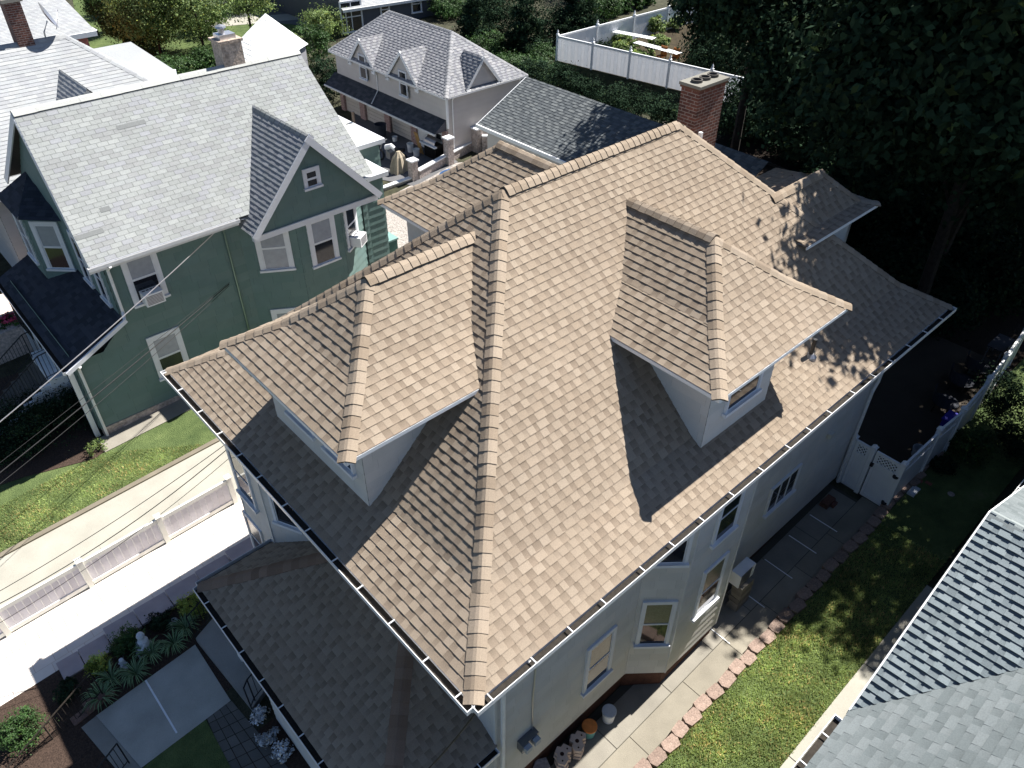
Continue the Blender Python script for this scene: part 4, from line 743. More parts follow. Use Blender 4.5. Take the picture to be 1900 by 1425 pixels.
for kd, fr_ in parts:
    w_ = LG * fr_ / 1.0; mb = MB()
    if kd == 'p': mb.box((gx0 - .12, y, gz0 - .2), (gx0 + .1, y + w_, zt_)); mb.build('brick_pier', m_brickp, CH)
    elif kd == 'd':
        for i in range(8): hh = (zt_ - gz0) / 8; mb.box((gx0 + .02, y, gz0 + i * hh), (gx0 + .06 - .01 * (i % 2), y + w_, gz0 + (i + 1) * hh - .015), (1.02, .98, .93))
        mb.build('garage_door', m_grey, CH)
    elif kd == 'm': mb.box((gx0 - .02, y, gz0), (gx0 + .04, y + w_, zt_)); dd = mb.build('door', m_white, CH); k_ = MB(); k_.box((gx0 - .06, y + .1, gz0 + .9), (gx0 - .021, y + .16, gz0 + .96), (.3, .3, .3)); k_.build('handle', m_metal, dd)
    else: mb.box((gx0 - .05, y, gz0 - .2), (gx0 + .04, y + w_, zt_)); mb.build('brick_infill', m_brickp, CH); window(CH, (gx0 - .05, y + w_ / 2, gz0 + .9), OX, w_ * .7, .85, 'dark', fw=.04)
    y += w_
# ================================================================ LONG LOW GARAGE
fx0, fz0, fx1, fz1 = 17.64, -2.0, 20.5, -.62; fy1 = U((886, 230), 2, fz0).y; fy0 = 8.5; LGp = ((.125, .138, .145), (.11, .122, .13), (.14, .152, .158), (.155, .168, .172)); lgk = dict(pal=LGp, e=.14, tab=(.2, .33), th=.009, lam=.006, low=((.085, .095, .103), (.10, .11, .118)))
LGH = thing('low_garage', 'long low garage with dark grey shingle roof beside the chimney', 'garage', (19, 15, zg(19)))
mb = MB(); shingles(mb, [(fx0, fy1, fz0), (fx0, fy0, fz0), (fx1, fy0, fz1), (fx1, fy1, fz1)], (0, 1, 0), **lgk); shingles(mb, [(fx1 + 2.8, fy1, fz0), (fx1 + 2.8, fy0, fz0), (fx1, fy0, fz1), (fx1, fy1, fz1)], (0, 1, 0), **lgk); mb.build('roof', m_shg, LGH)
mb = MB(); mb.box((fx0 - .08, fy0, fz0 - .14), (fx0 - .01, fy1 + .03, fz0 + .01)); a, b = V((fx0, fy1 + .02, fz0)), V((fx1, fy1 + .02, fz1)); d = (b - a).normalized(); mb.obox(a, (d, (0, 1, 0), d.cross(V((0, -1, 0))) * -1), (0, -.01, -.12), ((b - a).length, .03, .0)); mb.build('fascia', m_white, LGH)
mb = MB(); pseg(mb, [(fx0 + .3, fy1 - .3), (fx0 + .3, fy0)], -5.8, fz0 - .1, out=OX, **lap); pseg(mb, [(fx1 + 2.5, fy1 - .3), (fx0 + .3, fy1 - .3)], -5.8, fz0 - .1, **lap); wallsh(mb, [(fx0 + .3, fy1 - .3, fz0 - .1), (fx1 + 2.5, fy1 - .3, fz0 - .1), (fx1, fy1 - .3, fz1 - .08)], (0, 1, 0), **lap); mb.build('wall', m_grey, LGH)
for i in range(3):
    ya = fy1 - .9 - i * 2.75; mb = MB()
    for j in range(4):
        for k in range(5): mb.box((fx0 + .24, ya - 2.35 + k * .47, zg(18) + .02 + j * .55), (fx0 + .28, ya - 2.35 + k * .47 + .44, zg(18) + .02 + j * .55 + .52))
    mb.build('garage_door', m_white, LGH)
# ================================================================ SMALL STONE WALL WITH PIERS
def stone_pier(px, h, label, w_=.34):
    b = G(px); t = thing('stone_pier', label, 'pillar', b, 'stone piers of the yard wall'); mb = MB(); mb.box((b.x - w_ / 2, b.y - w_ / 2, b.z - .2), (b.x + w_ / 2, b.y + w_ / 2, b.z + h)); mb.build('shaft', m_stone, t); mb = MB(); mb.box((b.x - w_ / 2 - .05, b.y - w_ / 2 - .05, b.z + h), (b.x + w_ / 2 + .05, b.y + w_ / 2 + .05, b.z + h + .07)); mb.build('cap', m_white, t); return b
pA = stone_pier((768, 334), .95, 'stone pier with white cap beside the beige tarp'); pB = stone_pier((886, 280), 1.15, 'stone pier with white cap beside the low garage corner', .42); pC = stone_pier((834, 305), 1.3, 'brick pier with white cap at the corner of the carriage house')
def low_wall(a, b, h, label, w_=.16, cap=m_white, mat=None):
    t = thing('stone_wall', label, 'wall', (a + b) / 2, 'low stone walls of the gravel yard'); d = (b - a); L = d.length; d.normalize(); n = V((-d.y, d.x, 0)).normalized(); mb = MB(); mb.obox(a, (d, n, (0, 0, 1)), (0, -w_ / 2, -.3), (L, w_ / 2, h)); mb.build('body', mat or m_stone, t); mb = MB(); mb.obox(a, (d, n, (0, 0, 1)), (0, -w_ / 2 - .04, h), (L, w_ / 2 + .04, h + .06)); mb.build('cap', cap, t)
low_wall(pA + V((.2, -.1, 0)), pB + V((-.1, .3, 0)), .42, 'low stone wall with white cap from tarp pier towards the garage'); low_wall(pB + V((.1, -.25, 0)), pB + V((.9, -1.0, 0)), .8, 'short speckled stone wall end beside the low garage'); low_wall(G((660, 372)), pA - V((.15, -.05, 0)), .12, 'low white kerb wall running towards the green house')
mb = MB(); mb.face([G(q, .026) for q in ((690, 330), (640, 170), (850, 300), (770, 345))]); struct('yard_paving', mb, m_road)
# ================================================================ VEGETATION
def foliage(name, blobs, n, size, mat, seed, parent=None, org=(0, 0, 0), elong=1.0, up=.5, clump=.22, vary=.45, shell=.35, zmin=None):
    r = np.random.default_rng(seed); B = np.array(blobs, float); vol = B[:, 3] * B[:, 4] * B[:, 5]; vol = vol ** .8; cnt = r.multinomial(n, vol / vol.sum()); P = []; N = []; K = []
    for b, c in zip(B, cnt):
        k = max(6, int(c / 45)); d = r.normal(size=(k, 3)); d /= np.linalg.norm(d, axis=1)[:, None]; rr = r.uniform(shell, 1, k) ** .6; cc = b[:3] + d * rr[:, None] * b[3:6]; tone = r.uniform(1 - vary, 1 + vary, k)
        i = r.integers(0, k, c); s = clump * b[3:6].mean() * r.uniform(.5, 1.2, k)[i]; p = cc[i] + r.normal(size=(c, 3)) * s[:, None] * np.array([1, 1, .55]); P.append(p); K.append(tone[i]); N.append((p - b[:3]) / b[3:6])
    P = np.concatenate(P); N = np.concatenate(N); K = np.concatenate(K)
    if zmin is not None: ok = P[:, 2] > zmin; P, N, K = P[ok], N[ok], K[ok]
    k = len(P); N = N / (np.linalg.norm(N, axis=1)[:, None] + 1e-6) + np.array([0, 0, up]) + r.normal(size=(k, 3)) * .7; N /= np.linalg.norm(N, axis=1)[:, None]
    T = np.cross(N, r.normal(size=(k, 3))); T /= np.linalg.norm(T, axis=1)[:, None]; Bn = np.cross(N, T); s = size * r.uniform(.55, 1.35, k)[:, None]
    vv = np.zeros((k, 4, 3)); vv[:, 0] = P - T * s * .5 * elong; vv[:, 1] = P - Bn * s * .32; vv[:, 2] = P + T * s * .5 * elong; vv[:, 3] = P + Bn * s * .32 + N * s * .1
    col = np.ones((k, 3)) * (K * r.uniform(.75, 1.25, k))[:, None]; yl = r.uniform(size=k) > .93; col[yl] *= np.array([1.7, 1.35, .9])
    return rawmesh(name, vv.reshape(-1, 3), np.arange(k * 4).reshape(-1, 4), np.repeat(col, 4, 0), mat, parent, org)
def limbs(mb, base, top, r0, blobs, n, rnd):
    base, top = V(base), V(top); mid = base.lerp(top, .5) + V((rnd.uniform(-.2, .2), rnd.uniform(-.2, .2), 0)); mb.tube([base, mid, top], r0, 8, taper=r0 * .45)
    for i in range(n):
        b = rnd.choice(blobs); t = rnd.uniform(.35, .95); s = base.lerp(top, t); e = V(b[:3]) + V((rnd.uniform(-1, 1) * b[3], rnd.uniform(-1, 1) * b[4], rnd.uniform(-.3, .8) * b[5])) * .8; m = s.lerp(e, .5) + V((0, 0, rnd.uniform(.1, .5))); mb.tube([s, m, e], r0 * .3, 5, taper=r0 * .06)
def tree(name, label, base, blobs, n, size, mat, seed, r0=.2, nl=8, cat='tree', group=None, **k):
    t = thing(name, label, cat, base, group); rnd = random.Random(seed); foliage('crown', blobs, n, size, mat, seed, t, **k); top = (sum(b[0] for b in blobs) / len(blobs), sum(b[1] for b in blobs) / len(blobs), max(b[2] for b in blobs))
    mb = MB(); limbs(mb, base, top, r0, blobs, nl, rnd); mb.build('trunk', m_bark, t); return t
def blobset(c, r, n, seed, fl=.8):
    rnd = random.Random(seed); out = [(c[0], c[1], c[2], r * .8, r * .8, r * .7 * fl)]
    for i in range(n):
        a = rnd.uniform(0, 6.28); e = rnd.uniform(-.7, 1); q = r * rnd.uniform(.45, .75); out.append((c[0] + math.cos(a) * q, c[1] + math.sin(a) * q, c[2] + e * r * .6 * fl, r * rnd.uniform(.32, .5), r * rnd.uniform(.32, .5), r * rnd.uniform(.28, .42)))
    return out
BT = [((25.5, 13.2, 3.6), 3.7, 'tall dark maple tree leaning over the white fence garden'), ((25.5, 8.5, 2.4), 4.4, 'big dark maple tree directly behind the brick chimney'), ((23.2, 3.2, 2.2), 4.6, 'big dark maple tree right of the chimney, over the back dormers'), ((20.2, 2.2, 5.0), 4.5, 'tall dark tree whose shadow falls on the far roof corner'), ((21.8, -4.4, 3.0), 4.4, 'dark tree at the right edge above the back patio fence'), ((30, 3, 4), 5.5, 'dark tree farthest back at the top right corner')]
for i, (c, r_, lb) in enumerate(BT):
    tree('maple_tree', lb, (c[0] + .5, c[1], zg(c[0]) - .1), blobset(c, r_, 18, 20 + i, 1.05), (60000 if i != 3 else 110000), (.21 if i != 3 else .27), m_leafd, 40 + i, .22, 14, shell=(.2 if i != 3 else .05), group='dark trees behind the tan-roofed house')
def bush(px, r_, h, label, mat, n=2500, size=.07, seed=0, z=None, cat='bush', name='bush', group=None, **k):
    b = G(px) if z is None else U(px, 2, z); rr = random.Random(seed); bl = [(b.x, b.y, b.z + h * .5, r_, r_, h * .55)]
    for i in range(6): a = rr.uniform(0, 6.28); bl.append((b.x + math.cos(a) * r_ * .5, b.y + math.sin(a) * r_ * .5, b.z + h * rr.uniform(.4, .8), r_ * .5, r_ * .5, h * .35))
    t = thing(name, label, cat, b, group); foliage('crown', bl, n, size, mat, seed + 100, t, zmin=b.z, **k); mb = MB(); rnd = random.Random(seed)
    for i in range(5): a = rnd.uniform(0, 6.28); mb.tube([b, b + V((math.cos(a) * r_ * .5, math.sin(a) * r_ * .5, h * .6))], .02 + r_ * .01, 5, taper=.006)
    mb.build('stem', m_bark, t); return t
# understorey behind the house
for i, (px, r_, h, lb) in enumerate([((1400, 255), 2.0, 2.4, 'dark shrub mass right of the brick chimney foot'), ((1500, 300), 1.8, 2.0, 'dark shrub above the back dormer ridge'), ((1640, 300), 2.2, 2.6, 'dark shrub between back dormer and tree trunks'), ((1760, 420), 2.2, 2.4, 'dark shrub beyond the far roof corner'), ((1850, 560), 1.8, 2.2, 'dark shrub behind the patio chairs'), ((1880, 330), 2.4, 3.0, 'dark shrub at the right edge below the trees'), ((1330, 150), 2.2, 2.6, 'dark shrub mass behind the brick chimney top'), ((1480, 180), 2.4, 3.0, 'dark undergrowth between the trunks above the back dormers'), ((1620, 180), 2.4, 3.2, 'dark undergrowth high between the maple trunks'), ((1760, 200), 2.6, 3.4, 'dark undergrowth below the top right trees'), ((1640, 560), 1.7, 2.6, 'dark shrub hugging the tree trunk past the far roof corner'), ((1610, 470), 1.8, 2.6, 'dark shrub just beyond the right-hand hip end'), ((1720, 590), 1.5, 2.0, 'dark shrub at the patio edge below the far roof corner'), ((1780, 520), 2.0, 2.4, 'dark shrub hiding the tree trunk bases past the roof corner'), ((1860, 450), 2.2, 2.8, 'dark shrub hiding the tree trunks at the right edge'), ((1690, 380), 2.0, 2.4, 'dark shrub between the trunks beyond the roof corner'), ((1700, 470), 1.7, 1.6, 'low dark shrub just past the far roof corner'), ((1560, 380), 1.6, 1.5, 'low dark shrub behind the right-hand back dormer')]):
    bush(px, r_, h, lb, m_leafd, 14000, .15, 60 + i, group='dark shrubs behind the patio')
for i, (px, r_, h, lb) in enumerate([((1790, 850), .62, .9, 'round clipped dark green bush beside the back fence'), ((1850, 770), 1.0, 1.5, 'loose leafy bush hanging over the white fence'), ((1745, 870), .35, .4, 'small low plant near the red brick pile'), ((1880, 850), .8, 1.0, 'dark bush at the right edge beside the lawn')]):
    bush(px, r_, h, lb, m_leafm if i == 0 else m_leafd, 3500, .07, 80 + i)
# hedge in front of the white garden fence
for i in range(7):
    x, y = 990 + i * 45, 168 + i * 15; bush((x, y), 1.15, 1.5 + .3 * (i % 2), ('dark hedge bush nearest the carriage house roof', 'dark hedge bush second along the white fence', 'dark hedge bush third along the white fence', 'dark hedge bush below the middle fence panel', 'dark hedge bush above the low garage ridge', 'dark hedge bush second from the brick chimney', 'dark hedge bush just left of the brick chimney')[i], m_leafd, 4000, .1, 120 + i, z=-3.9, group='dark hedge bushes below the white fence')
# conifers and airy trees at the top
def conifer(px, h, r_, label, mat, seed, z=None, n=9000, group=None):
    b = G(px) if z is None else U(px, 2, z); bl = []; rr = random.Random(seed); L = 9
    for i in range(L):
        t = i / (L - 1); k = 4 if t < .7 else 1
        for j in range(k): a = rr.uniform(0, 6.28); q = r_ * (1 - t) * .55; bl.append((b.x + math.cos(a) * q, b.y + math.sin(a) * q, b.z + h * (.08 + .9 * t), max(.12, r_ * (1 - t) * .55), max(.12, r_ * (1 - t) * .55), h * .06))
    th_ = thing('conifer_tree', label, 'tree', b, group); foliage('crown', bl, n, .12, mat, seed, th_, elong=1.5, up=-.1, clump=.3, zmin=b.z); mb = MB(); mb.tube([b, b + V((0, 0, h * .95))], .1 + r_ * .05, 7, taper=.02); mb.build('trunk', m_bark, th_); return th_
conifer((885, 95), 4.6, 1.9, 'broad dark conifer tree above the carriage house roof', m_leafd, 201, n=14000); conifer((975, 110), 5.2, 1.7, 'pointed spruce tree between carriage house and garden fence', m_leafd, 202, n=14000); conifer((1068, 75), 5.0, 1.9, 'full dark evergreen tree touching the garden fence corner', m_leafd, 203, n=15000)
for i, (px, lb) in enumerate((((1135, 30), 'first small arborvitae behind the garden fence, leftmost of the row'), ((1158, 22), 'second small arborvitae from the left behind the garden fence'), ((1180, 16), 'third small arborvitae from the left behind the garden fence'), ((1205, 10), 'fourth small arborvitae, nearest the dark trees'))): conifer(px, 2.6, .6, lb, m_leafm, 210 + i, n=2500, group='small arborvitae row behind the fence')
for i, (px, r_, h, lb) in enumerate([((840, 30), 1.6, 1.2, 'green shrub left of the broad conifer at the top'), ((930, 60), 1.8, 2.4, 'dark green shrub between the two tall conifers'), ((1030, 80), 1.6, 2.2, 'dark green shrub between spruce and round evergreen'), ((945, 150), 1.4, 1.6, 'dark ivy clump at the carriage house right eave'), ((1100, 110), 1.2, 1.2, 'dark ivy clump at the fence corner foot'), ((1110, 40), 1.6, 2.2, 'mid green shrub behind the back fence panel'), ((960, 20), 2.4, 3.4, 'tall dark evergreen mass at the top edge'), ((1075, -10), 2.4, 3.2, 'tall evergreen behind the round conifer')]): bush(px, r_, h, lb, m_leafm if i in (0, 5, 3) else m_leafd, 8000, .12, 250 + i, group='shrubs behind the carriage house')
for i, (px, r_, h, lb) in enumerate([((330, 150), 1.6, 1.4, 'green shrub under the airy trees behind the roof ridge'), ((400, 130), 1.4, 1.3, 'green shrub beside the stone chimney'), ((270, 95), 1.6, 1.6, 'green shrub behind the pale wing roof'), ((215, 25), 1.5, 2.4, 'dark green evergreen at the top left behind the pale roofs'), ((330, 40), 2.0, 2.0, 'mid green shrub between the airy trees at the top'), ((390, 60), 1.8, 2.0, 'mid green shrub near the street at the top')]): bush(px, r_, h, lb, m_leafm if i != 3 else m_leafd, 7000, .12, 270 + i, group='shrubs under the leafy trees')
for i, (px, r_, h, lb, mt) in enumerate([((900, 110), 1.3, 1.6, 'feathery sumac bush behind the carriage house ridge', m_leafm), ((985, 165), 1.4, 1.6, 'feathery sumac bush right of the carriage house gable', m_leafm), ((1010, 130), 1.3, 1.4, 'leafy bush at the foot of the garden fence corner', m_leafm), ((605, 75), 1.5, 2.0, 'olive brown bush left of the carriage house ridge', m_leafl), ((585, 130), 1.1, 2.6, 'tall green climbing shrub between green roof and carriage house', m_leafm), ((600, 185), 1.5, 2.0, 'dark green shrub beside the garage awning end', m_leafd), ((490, 120), .9, 1.4, 'sparse light shrub in front of the white roof shed', m_leafl)]):
    bush(px, r_, h, lb, mt, 6000 if i < 6 else 1500, .11, 230 + i)
for i, (px, r_, h, lb, n, mt) in enumerate([((300, 105), 2.6, 4.6, 'airy light green tree behind the green house chimney', 15000, m_leafl), ((380, 95), 2.3, 4.4, 'light green tree just left of the stone chimney', 9000, m_leafl), ((240, 95), 1.9, 4.0, 'mid green tree beside the pale roofs', 11000, m_leafm), ((205, 60), 1.2, 3.4, 'narrow green tree at the top left behind the wing roof', 6000, m_leafm), ((470, 75), 2.0, 4.6, 'bare branched tree with few leaves before the white roof shed', 2600, m_leafl), ((440, 15), 2.4, 2.6, 'bright green tree at the top edge beside the street', 7000, m_leafl)]):
    b = G(px); tree('leafy_tree', lb, b, blobset((b.x, b.y, b.z + h * .65), r_, 12, 300 + i, 1.25), int(n * 1.7), .13, mt, 310 + i, .1, 16, clump=.26, group='leafy trees behind the green house')
# shrubs by the green house steps
for i, (px, r_, h, lb) in enumerate([((95, 800), 1.25, 1.3, 'large dark rounded shrub beside the green house corner'), ((50, 790), .9, .9, 'dark leafy shrub by the white steps'), ((130, 770), .9, 1.1, 'dark shrub against the green house front wall'), ((35, 840), .9, .7, 'low dark shrub at the left edge by the lawn')]): bush(px, r_, h, lb, m_leafd, 7000, .06, 330 + i, group='dark shrubs beside the green house steps')
bush((183, 838), .32, .4, 'small flowering plant at the green house downspout', m_leafl, 700, .05, 341)
# ---- garden bed plants
for i, (px, r_, h, lb, mt, n) in enumerate([((360, 1135), .34, .5, 'feathery yellow green shrub at the porch roof corner', m_leafy, 2600), ((186, 1245), .30, .42, 'feathery yellow green shrub left of the round bush', m_leafy, 2200), ((240, 1205), .38, .5, 'round dark green bush left of the white statue', m_leafm, 4500), ((300, 1160), .3, .4, 'dim round bush behind the white statue', m_leafd, 2500), ((130, 1290), .3, .35, 'dim low bush near the stair railing', m_leafd, 2500), ((48, 1365), .5, .6, 'sunlit leafy green bush at the lower left corner', m_leafm, 5000)]): bush(px, r_, h, lb, mt, n, .045, 350 + i)
def spider(px, r_, label, seed):
    b = G(px); rr = random.Random(seed); mb = MB()
    for i in range(62):
        a = rr.uniform(0, 6.28); L = r_ * rr.uniform(.8, 1.35); h = L * rr.uniform(.35, .8); wv = V((-math.sin(a), math.cos(a), 0)) * .014; pts = [b + V((math.cos(a) * L * t, math.sin(a) * L * t, h * math.sin(min(1, t * 1.05) * 2.5) + .02)) for t in (0, .3, .6, .85, 1)]; k = rr.uniform(.8, 1.3)
        for q, (p0, p1) in enumerate(zip(pts[:-1], pts[1:])):
            w0, w1 = (1, 1, .8, .45, .05)[q], (1, 1, .8, .45, .05)[q + 1]; mb.face([p0 - wv * w0, p0, p1, p1 - wv * w1], (k * 6.5, k * 4.4, k * 8.5)); mb.face([p0, p0 + wv * w0, p1 + wv * w1, p1], (k * 1.9, k * 1.7, k * 2))
    o = mb.build('spider_plant', m_leafm, loc=b); tag(o, label, 'plant', 'striped spider plants in the garden bed')
for i, (px, lb) in enumerate((((192, 1298), 'striped spider plant nearest the brown stair wall'), ((208, 1262), 'striped spider plant left of the small cherub statue'), ((254, 1252), 'striped spider plant right of the small cherub statue'), ((282, 1216), 'striped spider plant below the large white statue'), ((325, 1198), 'striped spider plant right of the large white statue'), ((346, 1168), 'striped spider plant nearest the porch railing'))): spider(px, .36, lb, 400 + i)
for i, (px, lb) in enumerate((((480, 1335), 'silvery plant beside the brick path, nearest the porch'), ((525, 1400), 'silvery plant at the bottom edge beside the porch'), ((500, 1375), 'small silvery plant between the other two'))):
    bush(px, .24, .26, lb, m_statue, 700, .055, 420 + i, cat='plant', name='silver_plant', group='silvery plants beside the porch')
mb = MB(); mb.face([G(q_, .015) for q_ in ((180, 190), (450, 165), (540, 75), (600, 60), (440, 20), (330, -60), (120, -60))]); struct('back_lawn', mb, m_lawn)
# ================================================================ WHITE GARDEN FENCE AND KITCHEN GARDEN
WF0 = U((1033, 112), 2, -3.7); WF1 = U((1262, 168), 2, -3.7); ztop = zat(WF0.x, WF0.y, 66); HF = ztop + 3.7; WF2 = UP((1300, -2), (0, 0, 1), ztop); WFe = WF0 + (WF1 - WF0) * 1.5
def privacy(a, b, n, lbl, grp):
    d = (b - a); L = d.length / n; d.normalize(); nn = V((-d.y, d.x, 0))
    for i in range(n):
        p = a + d * (i * L); mb = MB(); t = thing('vinyl_fence', lbl(i), 'fence', p, grp)
        k = 10
        for j in range(k): mb.obox(p, (d, nn, (0, 0, 1)), (.06 + j * (L - .12) / k + .003, -.015, 0), (.06 + (j + 1) * (L - .12) / k - .003, .015, HF - .1), (1, 1, 1) if j % 2 else (.96, .97, .98))
        mb.build('board', m_vinyl, t); mb = MB(); mb.obox(p, (d, nn, (0, 0, 1)), (.05, -.04, HF - .1), (L - .05, .04, HF)); mb.build('top_rail', m_white, t)
        q = MB(); q.obox(p, (d, nn, (0, 0, 1)), (-.06, -.06, -.4), (.06, .06, HF + .06)); q.lathe((p.x, p.y, p.z + HF + .06), [(.1, 0), (.1, .03), (.04, .07), (.06, .14), (.01, .26), (0, .27)], 10); q.build('post', m_white, t)
tz = MB(); P_ = [WF0 + V((0, 0, 0)), WFe, WFe + (WF2 - WF0) * 1.5, WF0 + (WF2 - WF0) * 1.5]; P_ = [V((p.x, p.y, -3.72)) for p in P_]; tz.face(P_, (.8, .6, .5)); 
o_ = V(((WF0 - WF2).x, (WF0 - WF2).y, 0)).normalized() * 3.0; z_ = -5.2; tz.face([P_[0], P_[0] + o_ + V((0, 0, -1.5)), P_[1] + o_ + V((0, 0, -1.5)), P_[1]], (.5, .6, .4)); l_ = (P_[0] - P_[1]).normalized() * 4; tz.face([P_[3], P_[3] + l_ + V((0, 0, -1.4)), P_[0] + l_ + V((0, 0, -1.4)), P_[0]], (.5, .6, .4)); tz.face([P_[0], P_[0] + l_ + V((0, 0, -1.4)), P_[0] + o_ + V((0, 0, -1.5))], (.5, .6, .4)); struct('garden_terrace', tz, m_ground)
privacy(WF0, WFe, 5, lambda i: ('white vinyl fence panel above the hedge, at the far left corner', 'white vinyl fence panel above the hedge, second from the corner', 'white vinyl fence panel above the hedge, third from the corner', 'white vinyl fence panel above the hedge, behind the chimney top', 'white vinyl fence panel hidden in the dark tree')[i], 'white fence panels above the hedge')
privacy(V((WF2.x, WF2.y, -3.7)), WF0, 4, lambda i: ('back white fence panel at the top edge beside the dark tree', 'back white fence panel second from the top edge', 'back white fence panel behind the garden netting', 'back white fence panel meeting the left corner')[i], 'white fence panels behind the kitchen garden')
for i, (px, r_, h, lb) in enumerate([((1165, 95), .9, .5, 'bright leafy vegetable patch under the first netting strip'), ((1215, 60), .6, .9, 'leafy green bush against the back garden fence'), ((1225, 82), .8, .4, 'bright vegetable row between the netting strips'), ((1190, 112), .8, .5, 'large leaved squash plant near the garden chairs'), ((1150, 80), .7, .5, 'leafy green row along the back fence, left end'), ((1245, 50), .8, .6, 'green bed beside the dark tree at the top')]): bush(px, r_, h, lb, m_leafl, 2200, .16, 440 + i, z=-3.6, group='vegetable plants in the fenced garden')
for i, (a, b, lb) in enumerate(((((1140, 58)), (1215, 72), 'upper white netting strip over the vegetables'), ((1180, 78), (1262, 100), 'lower white netting strip over the vegetables'))):
    A_, B_ = U(a, 2, -2.9), U(b, 2, -2.9); d = (B_ - A_).normalized(); s_ = V((-d.y, d.x, 0)); t = thing('garden_netting', lb, 'netting', A_, 'white netting strips'); mb = MB(); k = 16; L = (B_ - A_).length
    for j in range(k): mb.obox(A_, (d, s_, (0, 0, 1)), (j * L / k, -.28, 0), ((j + .75) * L / k, .28, .015))
    mb.build('net_strip', m_white, t); mb = MB()
    for q in (A_, B_): mb.tube([q, q - V((0, 0, .8))], .02, 5)
    mb.build('stake', m_metal, t)
for i, px in enumerate(((1225, 118), (1248, 122))):
    b = U(px, 2, -3.7); t = thing('garden_chair', ('brown garden chair left of its twin inside the white fence', 'brown garden chair nearest the dark tree inside the white fence')[i], 'chair', b, 'garden chairs'); mb = MB(); mb.box((b.x - .22, b.y - .22, b.z + .4), (b.x + .22, b.y + .22, b.z + .44), (.6, .35, .2)); mb.build('seat', m_wood, t); mb = MB(); mb.box((b.x + .2, b.y - .22, b.z + .44), (b.x + .24, b.y + .22, b.z + .95), (.6, .35, .2)); mb.build('backrest', m_wood, t)
    for sx2 in (-.2, .2):
        for sy2 in (-.2, .2): mb = MB(); mb.tube([(b.x + sx2, b.y + sy2, b.z), (b.x + sx2, b.y + sy2, b.z + .4)], .018, 5); mb.build('leg', m_black, t)
# ================================================================ GREY-ROOFED NEIGHBOUR AT THE LOWER RIGHT
NH = thing('grey_roof_house', 'neighbouring house with blue grey shingle roofs meeting in a valley at the lower right', 'house', (8, -6, zg(8)))
nL = U((1578, 1318), 2, -1.5); nP = U((1838, 950), 2, .4); nV = U((1900, 1240), 2, -.55); V3 = nL + (nV - nL) * ((.4 - nL.z) / (nV.z - nL.z)); V3.z = nP.z = .4
RP_ = ((.18, .215, .23), (.155, .185, .20), (.20, .235, .25), (.17, .20, .215)); RB = ((.165, .188, .195), (.14, .162, .168), (.18, .203, .21), (.152, .174, .18))
mb = MB(); shingles(mb, [nL, nP, V3], V3 - nP, e=.145, tab=(.1, .24), th=.02, lam=.019, pal=RP_, low=RP_, grad=.1); mb.build('gable_roof', m_shg, NH)
ye = nL.y; u_ = (1, 0, 0); sB = (V3.z + 1.5) / (ye - V3.y); rk = dict(e=.145, tab=(.16, .28), th=.010, lam=.005, pal=RB, grad=.15)
mb = MB(); shingles(mb, [(-2, ye, -1.5), (nL.x, ye, -1.5), V3, (-2, V3.y, .4)], u_, **rk); shingles(mb, [(-2, V3.y, .4), (22, V3.y, .4), (22, V3.y - 2.5, .4 + 2.5 * sB), (-2, V3.y - 2.5, .4 + 2.5 * sB)], u_, **rk)
Rr = V((nP.x * 2 - nL.x, nP.y, -1.5)); shingles(mb, [Rr, nP, V3], V3 - nP, **rk); shingles(mb, [(Rr.x - 1.9, ye, -1.5), (24, ye, -1.5), (24, V3.y, .4), (V3.x, V3.y, .4)], u_, **rk); mb.build('roof', m_shg, NH)
mb = MB(); nA = (V3 - nP).cross(nL - nP).normalized(); nA = nA if nA.z > 0 else -nA; nB_ = (V3 - nP).cross(Rr - nP).normalized(); nB_ = nB_ if nB_.z > 0 else -nB_; caps(mb, [(nP, V3, nA, nB_)], e=.3, pal=((.26, .29, .29),), w=.15); mb.build('ridge_cap', m_shg, NH)
gutter(NH, (-2, ye, -1.5), (nL.x - .25, ye, -1.5), (0, 1, 0), wd=.13, brk=True, step=.6); gutter(NH, (Rr.x - 1.6, ye, -1.5), (24, ye, -1.5), (0, 1, 0), wd=.13, step=.6)
mb = MB(); d = (nP - nL).normalized(); nn = V((0, 1, 0)); 
for a, b in ((nL, nP), (Rr, nP)): d = (b - a).normalized(); mb.obox(a, (d, nn, V((0, 0, 1))), (0, -.02, -.16), ((b - a).length, .03, -.012))
mb.build('rake_board', m_white, NH); mb = MB(); mb.face([nL - V((-.1, .1, 0)), nP - V((0, .1, 0)), Rr - V((0, .1, 0))], (.8, .8, .8)); mb.box((-1.5, V3.y - 3, -6), (22, ye - .3, -1.6), (.8, .82, .85)); mb.box((nL.x + .35, V3.y - 3, -6), (Rr.x - .35, nP.y - .25, -1.55), (.8, .82, .85)); mb.build('wall', m_grey, NH)
